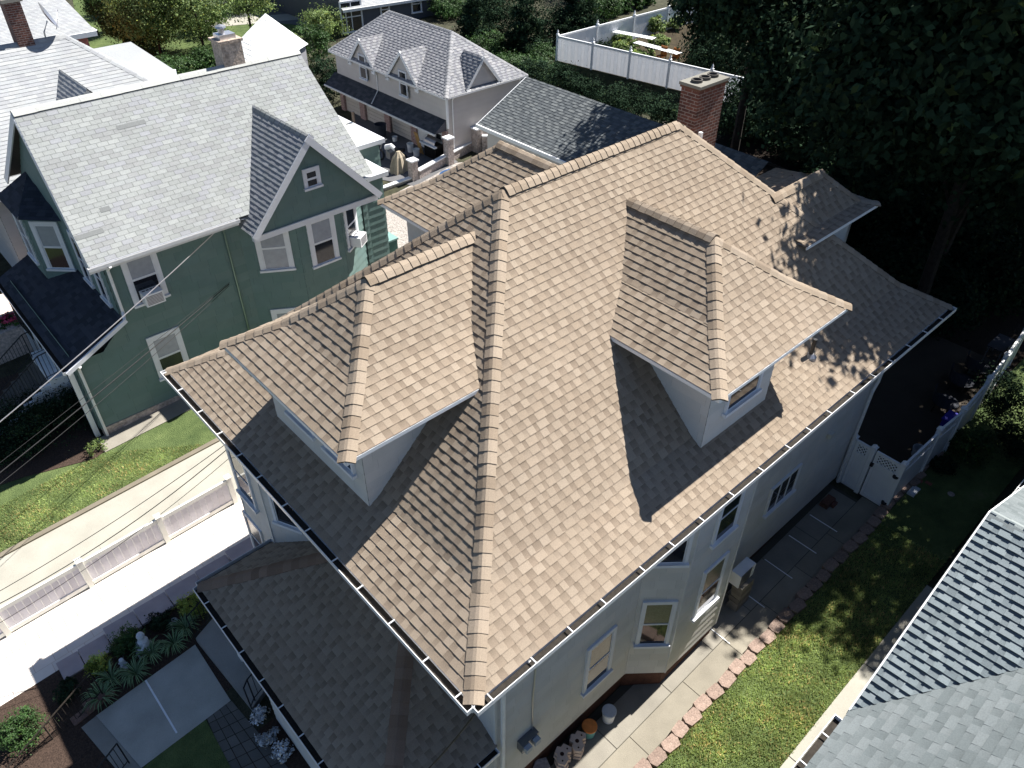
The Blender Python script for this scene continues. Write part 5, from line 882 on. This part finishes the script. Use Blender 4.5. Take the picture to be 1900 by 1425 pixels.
# ================================================================ WHITE LATTICE GATE AND FENCE BEHIND THE HOUSE
def lattice_panel(name, label, cat, a, b, h0, H, group=None, lat=.34):
    a, b = V(a), V(b); d = b - a; d.z = 0; L = d.length; d.normalize(); n = V((-d.y, d.x, 0)); t = thing(name, label, cat, a, group); ax = (d, n, V((0, 0, 1))); O = V((a.x, a.y, h0)); top = H
    mb = MB(); mb.obox(O, ax, (0, -.012, .04), (L, .012, top - lat - .08), (.96, .97, .98)); mb.build('solid_panel', m_white, t)
    mb = MB()
    for z in (0.02, top - lat - .1, top - .08): mb.obox(O, ax, (0, -.03, z), (L, .03, z + .09))
    for x in (0, L - .08): mb.obox(O, ax, (x, -.028, .02), (x + .08, .028, top))
    mb.build('frame', m_white, t); mb = MB(); s = .105; z0, z1 = top - lat, top - .08; hh = z1 - z0; k = int((L + hh) / s)
    for i in range(k + 1):
        x0 = .08 - hh + i * s
        for dr in (1, -1):
            xa, xb = (x0, x0 + hh) if dr > 0 else (x0 + hh, x0); za, zb = z0, z1; pa, pb = V((xa, 0, za)), V((xb, 0, zb))
            lo, hi = .08, L - .08
            if pa.x == pb.x: continue
            t0 = max(0, min((lo - pa.x) / (pb.x - pa.x), (hi - pa.x) / (pb.x - pa.x))); t1 = min(1, max((lo - pa.x) / (pb.x - pa.x), (hi - pa.x) / (pb.x - pa.x)))
            if t1 - t0 < .05: continue
            qa, qb = pa.lerp(pb, t0), pa.lerp(pb, t1); A_ = O + d * qa.x + V((0, 0, qa.z)); B_ = O + d * qb.x + V((0, 0, qb.z)); dd = (B_ - A_).normalized(); w_ = dd.cross(n); mb.obox(A_, (dd, n, w_), (0, -.006 + .009 * dr, -.016), ((B_ - A_).length, .002 + .009 * dr, .016))
    mb.build('lattice', m_white, t); return t
def vpost(p, H, label, group='white posts of the gate and back fence'):
    t = thing('fence_post', label, 'post', p, group); mb = MB(); mb.box((p[0] - .06, p[1] - .06, p[2] - .1), (p[0] + .06, p[1] + .06, p[2] + H)); mb.build('shaft', m_white, t); mb = MB(); mb.box((p[0] - .078, p[1] - .078, p[2] + H), (p[0] + .078, p[1] + .078, p[2] + H + .03)); mb.lathe((p[0], p[1], p[2] + H + .03), [(.07, 0), (.05, .05), (0, .07)], 10); mb.build('cap', m_white, t)
gA_, gB_ = G((1556, 892)), G((1641, 944)); gH = zat(gB_.x, gB_.y, 862) - gB_.z; gm1 = gA_.lerp(gB_, .40); gm2 = gA_.lerp(gB_, .47)
vpost(gA_, gH, 'white post against the house wall beside the lattice panel'); vpost(gm1, gH, 'white post between the fixed lattice panel and the gate'); vpost(gB_, gH + .02, 'white hinge post of the lattice gate at the block edging')
lattice_panel('lattice_screen', 'fixed white panel with lattice top beside the house wall', 'fence', gA_ + V((.0, -.07, 0)), gm1 + V((0, .07, 0)), gm1.z, gH - .06)
gt = lattice_panel('garden_gate', 'white vinyl gate with lattice top and black hinges', 'gate', gm2, gB_.lerp(gm2, .06), gm1.z, gH - .06)
for zz_ in (.25, gH - .45):
    mb = MB(); p = gB_ + V((-.07, .06, zz_)); mb.lathe((p.x, p.y, p.z), [(.075, -.02), (.075, .02)], 12); mb.build('hinge', m_black, gt)
mb = MB(); p = gm2 + V((-.05, -.02, gH - .55)); mb.box((p.x - .05, p.y - .03, p.z), (p.x + .02, p.y + .05, p.z + .1)); mb.build('latch', m_black, gt)
zt_ = gB_.z + gH; fp = [V((gB_.x, gB_.y, 0))] + [V((*U(q, 2, zt_ + .05).to_2d(), 0)) for q in ((1743, 800), (1786, 765), (1832, 712), (1862, 672), (1900, 618))]
for i in range(len(fp) - 1):
    a, b = fp[i], fp[i + 1]; lb = ('lattice topped fence panel next to the gate', 'lattice topped fence panel second from the gate', 'lattice topped fence panel behind the loose leafy bush', 'lattice topped fence panel second from the right edge', 'lattice topped fence panel at the right edge')[i]
    lattice_panel('lattice_fence', lb, 'fence', a + (b - a).normalized() * .07, b - (b - a).normalized() * .07, zg(a.x) + .02, gH - .04, 'lattice fence panels along the back yard'); vpost(V((b.x, b.y, zg(b.x))), gH + .03, ('white fence post first after the gate corner', 'white fence post second after the gate corner', 'white fence post beyond the loose leafy bush', 'white fence post second from the right edge', 'white fence post at the right edge')[i])
# ================================================================ SMALL THINGS
def bucket(px, r_, h, label, mat, lid=None, col=(1, 1, 1), z=None, group=None, name='bucket'):
    b = G(px) if z is None else U(px, 2, z); t = thing(name, label, 'bucket', b, group); mb = MB(); mb.lathe(b, [(r_ * .82, .02), (r_, h * .96), (r_ * 1.05, h * .97), (r_ * 1.05, h), (r_ * .93, h), (r_ * .78, .05), (0, .05)] if not lid else [(r_ * .82, .02), (r_, h)], 18, col); mb.build('body', mat, t, smooth=False)
    if lid: mb = MB(); mb.lathe((b.x, b.y, b.z + h), [(r_ * 1.06, -.02), (r_ * 1.06, .012), (r_ * .96, .022), (r_ * .9, .012), (0, .014)], 18); mb.build('lid', lid, t)
    return t, b
bucket((1128, 1335), .15, .36, 'white bucket with grey speckled lid by the house foundation', m_white, m_statue); bucket((1092, 1362), .155, .34, 'teal bucket with bright orange lid', M('teal_plastic', (.15, .4, .38), .5), m_orange)
BSH = [(-.2, -.1), (-.06, -.14), (.02, -.08), (.07, -.09), (.1, -.15), (.2, -.13), (.22, .05), (.13, .08), (.12, .16), (-.02, .17), (-.05, .09), (-.14, .1), (-.21, .04)]
m_blk = M('cream_block', (.62, .50, .42), .9, 8, .1, 30, .5)
def blockstack(px, n, rot, lb, ha=.085):
    b = G(px); src = None; c, s = math.cos(rot), math.sin(rot)
    for i in range(n):
        p = b + V((R.uniform(-.02, .02), R.uniform(-.02, .02), i * (ha + .004)))
        if src is None:
            mb = MB(); mb.prism([(b.x + x * c - y * s, b.y + x * s + y * c) for x, y in BSH], b.z, b.z + ha)
            for (hx_, hy_, hr) in ((.0, .02, .045), (-.13, -.03, .02), (.14, -.05, .02)):
                q = (b.x + hx_ * c - hy_ * s, b.y + hx_ * s + hy_ * c); mb.lathe((q[0], q[1], b.z + ha), [(hr, .0015), (0, .0012)], 8, (.06, .03, .03))
            src = mb.build('masonry_block', m_blk, loc=b); o = src
        else: o = src.copy(); COL.objects.link(o); o.location = p
        tag(o, lb % ('bottom' if i == 0 else 'top' if i == n - 1 else ('second from the bottom', 'third from the bottom', 'fourth from the bottom')[i - 1]), 'block', 'stacked cream masonry blocks by the wall')
blockstack((1070, 1392), 5, .6, '%s cream masonry block of the stack nearest the orange lid'); blockstack((1043, 1420), 5, .5, '%s cream masonry block of the stack farthest from the orange lid')
b = G((1005, 1432)); mb = MB(); mb.prism([(b.x - .16, b.y - .1), (b.x + .1, b.y - .14), (b.x + .17, b.y + .06), (b.x - .02, b.y + .16), (b.x - .18, b.y + .08)], b.z, b.z + .3); tag(mb.build('rough_stone', m_stone, loc=b), 'rough pale stone at the bottom edge below the meters', 'stone')
for i in range(6):
    b = G((1368, 1120)) + V((0, 0, i * .15)); mb = MB(); k = R.uniform(.6, 1); mb.box((b.x - .24 + R.uniform(-.03, .03), b.y - .12, b.z), (b.x + .24, b.y + .14 + R.uniform(-.02, .02), b.z + .145), (k, k * .98, k * .97)); tag(mb.build('grey_block', m_conc, loc=b), '%s grey block in the stack below the white condenser' % ('lowest', 'second lowest', 'third lowest', 'third highest', 'second highest', 'highest')[i], 'block', 'grey block stack beside the bay')
b = G((1368, 1120)) + V((-.02, .1, .92)); AC = thing('condenser_unit', 'white outdoor condenser on grey blocks beside the bay', 'air conditioner', b); mb = MB(); mb.box((b.x - .3, b.y - .13, b.z), (b.x + .3, b.y + .13, b.z + .42)); mb.build('case', m_white, AC); mb = MB(); mb.obox((b.x - .08, b.y - .135, b.z + .25), ((1, 0, 0), (0, 0, 1), (0, -1, 0)), (-.2, -.2, 0), (.2, .2, .01), (.5, .5, .5)); mb.build('fan_grille', m_metal, AC)
b = G((1692, 918)); mb = MB(); O = b; 
for z in (0, .14): mb.box((b.x - .2, b.y - .1, b.z + z), (b.x + .2, b.y + .1, b.z + z + .03))
for x in (-.2, -.015, .17): mb.box((b.x + x, b.y - .1, b.z + .03), (b.x + x + .03, b.y + .1, b.z + .14))
tag(mb.build('cinder_block', m_statue, loc=b), 'pale hollow cinder block lying beside the lattice fence', 'block')
for i, px in enumerate(((1705, 895), (1722, 900))): b = G(px); mb = MB(); mb.box((b.x - .12, b.y - .09, b.z), (b.x + .12, b.y + .09, b.z + .12), (1, .5, .45)); tag(mb.build('red_brick', m_block, loc=b), ('red brick touching the cinder block', 'red brick farther from the cinder block')[i], 'brick')
b = G((1762, 922)); mb = MB(); mb.lathe(b, [(.17, 0), (.16, .08), (.08, .13), (0, .14)], 8); tag(mb.build('field_stone', m_stone, loc=b), 'single pale stone on the shaded lawn edge', 'stone')
bx = G((1535, 935)); mb = MB(); mb.box((bx.x - .22, bx.y - .1, bx.z), (bx.x + .2, bx.y + .12, bx.z + .16), (.55, .35, .3)); mb.box((bx.x - .05, bx.y - .2, bx.z), (bx.x + .15, bx.y - .11, bx.z + .12), (.5, .3, .28)); tag(mb.build('brick_pile', m_block, loc=bx), 'small heap of dark red bricks against the foundation near the gate', 'bricks')
b = G((1757, 800)); mb = MB(); mb.box((b.x - .25, b.y - .2, b.z), (b.x + .25, b.y + .2, b.z + .5)); BB = mb.build('storage_bin', m_blue, loc=b); tag(BB, 'bright blue storage bin inside the lattice fence', 'bin'); mb = MB(); mb.box((b.x - .28, b.y - .23, b.z + .5), (b.x + .28, b.y + .23, b.z + .54), (.9, .9, 1)); l_ = mb.build('lid', m_blue, BB)
for i, (px, lb) in enumerate((((1745, 765), 'dark covered patio chair behind the blue bin'), ((1775, 725), 'dark round patio chair in the middle of the row'), ((1805, 700), 'dark patio chair nearest the bright pot'))):
    b = G(px); t = thing('patio_chair', lb, 'chair', b, 'dark patio chairs along the lattice fence'); mb = MB(); mb.lathe((b.x, b.y, b.z + .4), [(.36, 0), (.38, .04), (0, .07)], 14); mb.build('seat', m_dark, t); mb = MB()
    for k in range(8): a0_, a1_ = 1.0 + k * .3, 1.3 + k * .3; mb.face([(b.x - math.sin(a0_) * .37 + .0, b.y - math.cos(a0_) * .37, b.z + .42), (b.x - math.sin(a1_) * .37, b.y - math.cos(a1_) * .37, b.z + .42), (b.x - math.sin(a1_) * .42, b.y - math.cos(a1_) * .42, b.z + .85), (b.x - math.sin(a0_) * .42, b.y - math.cos(a0_) * .42, b.z + .85)])
    mb.build('backrest', m_dark, t)
    for a_ in (.7, 2.3, 3.9, 5.4): mb = MB(); mb.tube([(b.x + math.cos(a_) * .28, b.y + math.sin(a_) * .28, b.z), (b.x + math.cos(a_) * .25, b.y + math.sin(a_) * .25, b.z + .4)], .02, 5); mb.build('leg', m_black, t)
b = G((1842, 668)); t = thing('folding_table', 'grey folding frame near the right edge of the patio', 'table', b); mb = MB(); mb.box((b.x - .5, b.y - .25, b.z + .68), (b.x + .5, b.y + .25, b.z + .71)); mb.build('top', m_dark, t)
for x in (-.4, .4):
    for y in (-.2, .2): mb = MB(); mb.tube([(b.x + x, b.y + y, b.z), (b.x + x, b.y + y, b.z + .68)], .02, 5); mb.build('leg', m_metal, t)
bucket((1806, 693), .2, .3, 'shiny metal pot near the patio chairs', m_metal, name='metal_pot'); bucket((1700, 845), .17, .3, 'pale blue planter behind the lattice fence corner', m_statue, name='planter')
# overhead cables
def cable(a, b, sag, r_, label, mat=m_black):
    a, b = V(a), V(b); pts = [a.lerp(b, t / 14) - V((0, 0, sag * 4 * (t / 14) * (1 - t / 14))) for t in range(15)]; mb = MB(); mb.tube(pts, r_, 5); tag(mb.build('overhead_cable', mat, loc=a), label, 'cable', 'overhead cables')
cable(U((405, 425), 1, 16.9), U((-60, 832), 2, -2.6), .1, .014, 'pale twisted cable crossing the green house from the eave to the left edge', m_metal)
cable(U((425, 527), 1, 16.9), U((-60, 925), 2, -3.2), .05, .014, 'black cable from the green wall bracket to the left edge'); cable(U((425, 530), 1, 16.9), U((-60, 945), 2, -3.3), .15, .008, 'thin dark cable just below the black wall bracket cable'); cable(U((426, 524), 1, 16.9), U((-60, 905), 2, -3.1), .02, .006, 'thinnest cable just above the black wall bracket cable')
hc = V((.3, 8.6, -1.3)); cable(hc, U((-60, 1130), 2, -4.2), .15, .008, 'upper thin cable over the driveway'); cable(hc + V((0, 0, -.15)), U((-60, 1150), 2, -4.3), .3, .010, 'middle thin cable over the driveway'); cable(hc + V((0, 0, -.4)), U((-60, 1190), 2, -4.4), .25, .006, 'lowest thin cable over the driveway')
cable((.05, .0, -.25), U((770, 1450), 2, -2.9), .1, .012, 'black cable running over the porch roof corner')
# statues, landing, rails and steps of the front garden
b = G((273, 1205)); mb = MB(); mb.lathe(b, [(.17, 0), (.19, .06), (.17, .14), (.12, .2), (.115, .3), (.12, .38), (.07, .43), (.05, .46), (.085, .5), (.095, .56), (.07, .63), (0, .66)], 14)
for sx_ in (-1, 1): mb.tube([b + V((0, .12 * sx_, .38)), b + V((-.1, .16 * sx_, .27)), b + V((-.17, .04 * sx_, .2))], .04, 7, taper=.03); mb.tube([b + V((0, .1 * sx_, .1)), b + V((-.2, .14 * sx_, .09)), b + V((-.2, -.03 * sx_, .07))], .06, 7, taper=.045)
tag(mb.build('garden_statue', m_statue, loc=b, smooth=True), 'white seated garden statue among the round bushes', 'statue')
b = G((232, 1238)); mb = MB(); mb.lathe(b, [(.1, 0), (.1, .06), (.06, .1), (.07, .18), (.04, .22), (.06, .27), (.05, .32), (0, .34)], 12)
for sx_ in (-1, 1): mb.tube([b + V((0, .05 * sx_, .18)), b + V((-.08, .07 * sx_, .14))], .025, 6, taper=.02); mb.face([b + V((.03, .02 * sx_, .2)), b + V((.08, .12 * sx_, .28)), b + V((.07, .13 * sx_, .16))])
tag(mb.build('cherub_statue', m_statue, loc=b, smooth=True), 'small pale cherub ornament between spider plants', 'statue')
b = G((324, 1158)); t = thing('flower_basket', 'small white basket ornament near the yellow green shrub', 'basket', b); mb = MB(); mb.lathe(b, [(.07, 0), (.1, .1), (.09, .11), (.06, .03)], 10); mb.build('bowl', m_statue, t); mb = MB(); mb.tube([b + V((math.cos(a_) * .1, 0, .1 + math.sin(a_) * .13)) for a_ in [i * math.pi / 8 for i in range(9)]], .008, 5); mb.build('handle', m_statue, t)
q = [G(z_, .0) for z_ in ((366, 1192), (402, 1150), (512, 1262), (470, 1322))]; mb = MB(); up_ = V((0, 0, .17)); tp = [p + up_ for p in q]; mb.face([tp[0], tp[3], tp[2], tp[1]], (1.1, 1.15, 1.25))
for i in range(4): a, b = q[i], q[(i + 1) % 4]; mb.face([a - up_, b - up_, b + up_, a + up_], (.9, .95, 1.1))
struct('porch_landing', mb, m_conc)
def rail(pts, label, h=.85, n=None, loc=None, mat=m_black, gap=.11):
    pts = [V(p) for p in pts]; t = thing('iron_railing', label, 'railing', pts[0]); mb = MB(); mb.tube([p + V((0, 0, h)) for p in pts], .018, 6); mb.tube([p + V((0, 0, .1)) for p in pts], .012, 5); mb.build('rail', mat, t); mb = MB()
    for a, b in zip(pts[:-1], pts[1:]):
        k = max(1, int((b - a).length / gap))
        for i in range(k + (b is pts[-1])): p = a.lerp(b, i / k); mb.tube([p + V((0, 0, .0 if i == 0 else .1)), p + V((0, 0, h))], .016 if i == 0 else .008, 5)
    mb.build('baluster', mat, t); return t
rail([tp[0], tp[0].lerp(tp[1], 1.0)], 'short black railing at the far side of the porch landing'); rail([tp[3].lerp(tp[2], .0), tp[3].lerp(tp[2], .35) + V((-.12, 0, 0)), tp[2]], 'curved black railing at the near side of the porch landing')
eA, eB = p_[0], p_[3]; eB = eA + (eB - eA) * 1.35; sd_ = (eB - eA); sd_.z = 0; sd_.normalize(); out_ = V((sd_.y, -sd_.x, 0)); out_ = out_ if out_.x < 0 else -out_; mb = MB()
for i in range(6):
    a0_, b0_ = eA + out_ * (.34 * i), eB + out_ * (.34 * i); z1 = eA.z - .17 * (i + (0 if i == 0 else 0)) ; L = (b0_ - a0_).length; mb.obox((a0_.x, a0_.y, 0), (sd_, out_, (0, 0, 1)), (0, .002, z1 - .8 - .17), (L, .34, z1 - .17 * (1 if i else .05)), (1.05 - .02 * i, 1.1, 1.15))
struct('front_steps', mb, m_conc)
mb = MB(); wa = eA + V((.05, 0, 0)) - sd_ * .14; t = thing('brown_stair_wall', 'brown brick wall stepping down beside the concrete front steps', 'wall', wa); 
for i in range(8): zz_ = wa.z + .14 - max(0, i - 1) * .15; mb.obox((wa.x, wa.y, 0), (out_, sd_, (0, 0, 1)), (i * .32 - .5, -.26, zz_ - 1.2), (i * .32 - .5 + .32, -.02, zz_), (.75, .62, .58))
mb.build('masonry', m_block, t)
w0 = wa - sd_ * .14 + out_ * -.3 + V((0, 0, .14)); w1 = w0 + out_ * 2.4 + V((0, 0, -1.0)); rail([w0, w0.lerp(w1, .5), w1], 'brown iron railing on the stepped brick wall at lower left', mat=m_bark)
r0_ = eA + sd_ * ((eB - eA).length * .62) + out_ * .1 + V((0, 0, .0)); rail([r0_, r0_ + out_ * 1.6 + V((0, 0, -.8))], 'dark iron railing down the middle of the front steps')
# yard clutter by the carriage house
for i, (px, r_, h, lb) in enumerate((((762, 282), .17, .45, 'white bucket stack nearest the beige tarp'), ((773, 290), .17, .38, 'white bucket nearest the wooden board'), ((733, 262), .14, .25, 'small white bucket behind the motorcycle'), ((708, 258), .3, .8, 'dark bin in the yard corner by the green extension'), ((716, 242), .16, .4, 'pale bucket on the junk heap by the garage door'))): bucket(px, r_, h, lb, m_white if i != 3 else m_dark, group='buckets and bins before the garage doors')
b = G((742, 318)); t = thing('tarp_cover', 'beige tarp draped in folds beside the stone pier', 'tarp', b); mb = MB(); n_ = 22
for (r0, z0, r1, z1) in ((.5, 0, .42, .35), (.42, .35, .30, .75), (.30, .75, .10, 1.0), (.10, 1.0, 0, 1.03)):
    for k in range(n_):
        def rp_(k, r_): return r_ * (1 + .14 * math.sin(k * 2.4) + .08 * math.sin(k * 5.1))
        a0_, a1_ = k * 2 * math.pi / n_, (k + 1) * 2 * math.pi / n_; k2 = (k + 1) % n_
        mb.face([b + V((math.cos(a0_) * rp_(k, r0), math.sin(a0_) * rp_(k, r0) * .7, z0)), b + V((math.cos(a1_) * rp_(k2, r0), math.sin(a1_) * rp_(k2, r0) * .7, z0)), b + V((math.cos(a1_) * rp_(k2, r1), math.sin(a1_) * rp_(k2, r1) * .7, z1)), b + V((math.cos(a0_) * rp_(k, r1), math.sin(a0_) * rp_(k, r1) * .7, z1))])
mb.build('cloth', m_tarp, t)
b = G((727, 302)); t = thing('motorcycle', 'black and white motorcycle parked half under the beige tarp', 'motorcycle', b); dx = V((.35, -.94, 0)).normalized(); sy = V((-dx.y, dx.x, 0))
for o_, nm_ in ((-.7, 'wheel'), (.7, 'wheel')):
    mb = MB(); c = b + dx * o_ + V((0, 0, .31)); mb.tube([c + (dx * math.cos(a_) + V((0, 0, 1)) * math.sin(a_)) * .27 for a_ in [i * math.pi / 8 for i in range(17)]], .05, 6); mb.build(nm_, m_black, t)
mb = MB(); mb.tube([b + dx * -.25 + V((0, 0, .72)), b + dx * .05 + V((0, 0, .86)), b + dx * .3 + V((0, 0, .72))], .15, 8, taper=.1); mb.build('fuel_tank', m_white, t, smooth=True); mb = MB(); mb.tube([b + dx * .2 + V((0, 0, .75)), b + dx * .8 + V((0, 0, .8))], .1, 6); mb.build('saddle', m_black, t); mb = MB(); mb.box(tuple(b + V((-.18, -.18, .25))), tuple(b + V((.18, .18, .6)))); mb.build('engine', m_metal, t)
mb = MB(); mb.tube([b + dx * -.72 + V((0, 0, .3)), b + dx * -.45 + V((0, 0, .95))], .03, 6); mb.tube([b + dx * -.4 + sy * .35 + V((0, 0, 1.0)), b + dx * -.47 + V((0, 0, .97)), b + dx * -.4 - sy * .35 + V((0, 0, 1.0))], .02, 6); mb.build('handlebar', m_metal, t); mb = MB(); mb.lathe(b + dx * -.6 + V((0, 0, .78)), [(.02, 0), (.1, .06), (.1, .14), (0, .18)], 10); mb.build('headlight', m_white, t)
b = G((806, 292)); t = thing('barbecue_grill', 'silver lidded barbecue grill in front of the white garage side door', 'grill', b); mb = MB(); mb.box((b.x - .25, b.y - .45, b.z + .05), (b.x + .25, b.y + .45, b.z + .75), (.15, .15, .17)); mb.build('cabinet', m_black, t); mb = MB()
for k in range(6): a0_, a1_ = k * math.pi / 6, (k + 1) * math.pi / 6; mb.face([(b.x - math.cos(a0_) * .27, b.y - .4, b.z + .76 + math.sin(a0_) * .25), (b.x - math.cos(a0_) * .27, b.y + .4, b.z + .76 + math.sin(a0_) * .25), (b.x - math.cos(a1_) * .27, b.y + .4, b.z + .76 + math.sin(a1_) * .25), (b.x - math.cos(a1_) * .27, b.y - .4, b.z + .76 + math.sin(a1_) * .25)])
mb.build('lid', m_metal, t); mb = MB(); mb.box((b.x - .42, b.y - .6, b.z + .7), (b.x - .26, b.y + .6, b.z + .77)); mb.build('shelf', m_white, t)
b = G((779, 284)); mb = MB(); mb.obox(b, ((0, -1, 0), (.97, 0, .24), (-.24, 0, .97)), (0, .0, 0), (.3, .03, 1.2)); tag(mb.build('wooden_board', m_wood, loc=b), 'yellow wooden board leaning by the garage side door', 'board')
b = G((840, 338)); mb = MB(); mb.lathe(b, [(.75, 0), (.78, .12), (.6, .4), (.3, .55), (0, .6)], 18, (.5, .9, 1)); tag(mb.build('blue_cover', M('navy_cover', (.06, .12, .28), .4), loc=b, smooth=True), 'dark blue domed cover behind the left dormer ridge', 'cover')
b = G((722, 482)); t = thing('green_bin', 'green lidded bin at the rear corner of the green house', 'bin', b); mb = MB(); mb.box((b.x - .28, b.y - .3, b.z), (b.x + .28, b.y + .3, b.z + .95), (.3, .5, .45)); mb.build('body', m_green, t); mb = MB(); mb.box((b.x - .32, b.y - .34, b.z + .95), (b.x + .32, b.y + .34, b.z + 1.02), (1.4, 1.5, 1.5)); mb.build('lid', m_green, t)
# left edge: white steps with black railings, brick planter
e0 = G((100, 700)); t = thing('white_entry_steps', 'white sided entry steps of the green house at the left edge', 'steps', e0); mb = MB()
for i in range(7): mb.box((-1.25 - .3 * (i + 1), 19.0, zg(-2) - 1), (-1.25 - .3 * i, 20.5, zg(-2) + 1.25 - .18 * i), (.45, .45, .45)); 
mb.build('tread', m_conc, t); mb = MB(); mb.box((-1.3, 18.8, zg(-1) - .5), (-.8, 20.7, zg(-1) + 1.45))
for i in range(7): mb.box((-1.3 - .3 * (i + 1), 18.88, zg(-2) - 1), (-1.3 - .3 * i, 19.0, zg(-2) + 1.3 - .18 * i))
mb.build('side_wall', m_white, t)
for y, lb in ((18.95, 'black railing on the near side of the white entry steps'), (20.45, 'black railing on the far side of the white entry steps')): rail([(-.85, y, zg(-1) + 1.45), (-1.3, y, zg(-1) + 1.4), (-3.3, y, zg(-2) + .15)], lb, h=.9)
rail([(-.9, 21.0, zg(-1) + 1.2), (-1.0, 23.0, zg(-1) + 1.2)], 'black railing of the green house porch landing', h=.9)
b = U((15, 590), 2, -5.0); t = thing('stone_planter', 'pale stone wall planter with dark red flowers at the left edge', 'planter', b); mb = MB(); mb.box((b.x - 1.6, b.y - .5, -6.6), (b.x + 1.4, b.y + 2.2, -5.2), (1.5, 1.45, 1.4)); mb.build('stone_body', m_stone, t); foliage('flowers', [(b.x, b.y, -5.05, .35, .3, .12)], 500, .07, m_red, 470, t); foliage('leaves', [(b.x, b.y, -5.1, .45, .4, .12)], 700, .08, m_leafm, 471, t)
b = UP((638, 522), OY, -16.0); t = None
mb = MB()
for k in range(7): a_ = R.uniform(-.3, .3); mb.tube([b, b + V((a_ * .4, -.05, -.25)), b + V((a_, -.03, -.55 - R.uniform(0, .2)))], .008, 5)
tag(mb.build('cable_bundle', m_black, loc=b), 'tangle of black cables hanging on the green bay wall', 'cables')
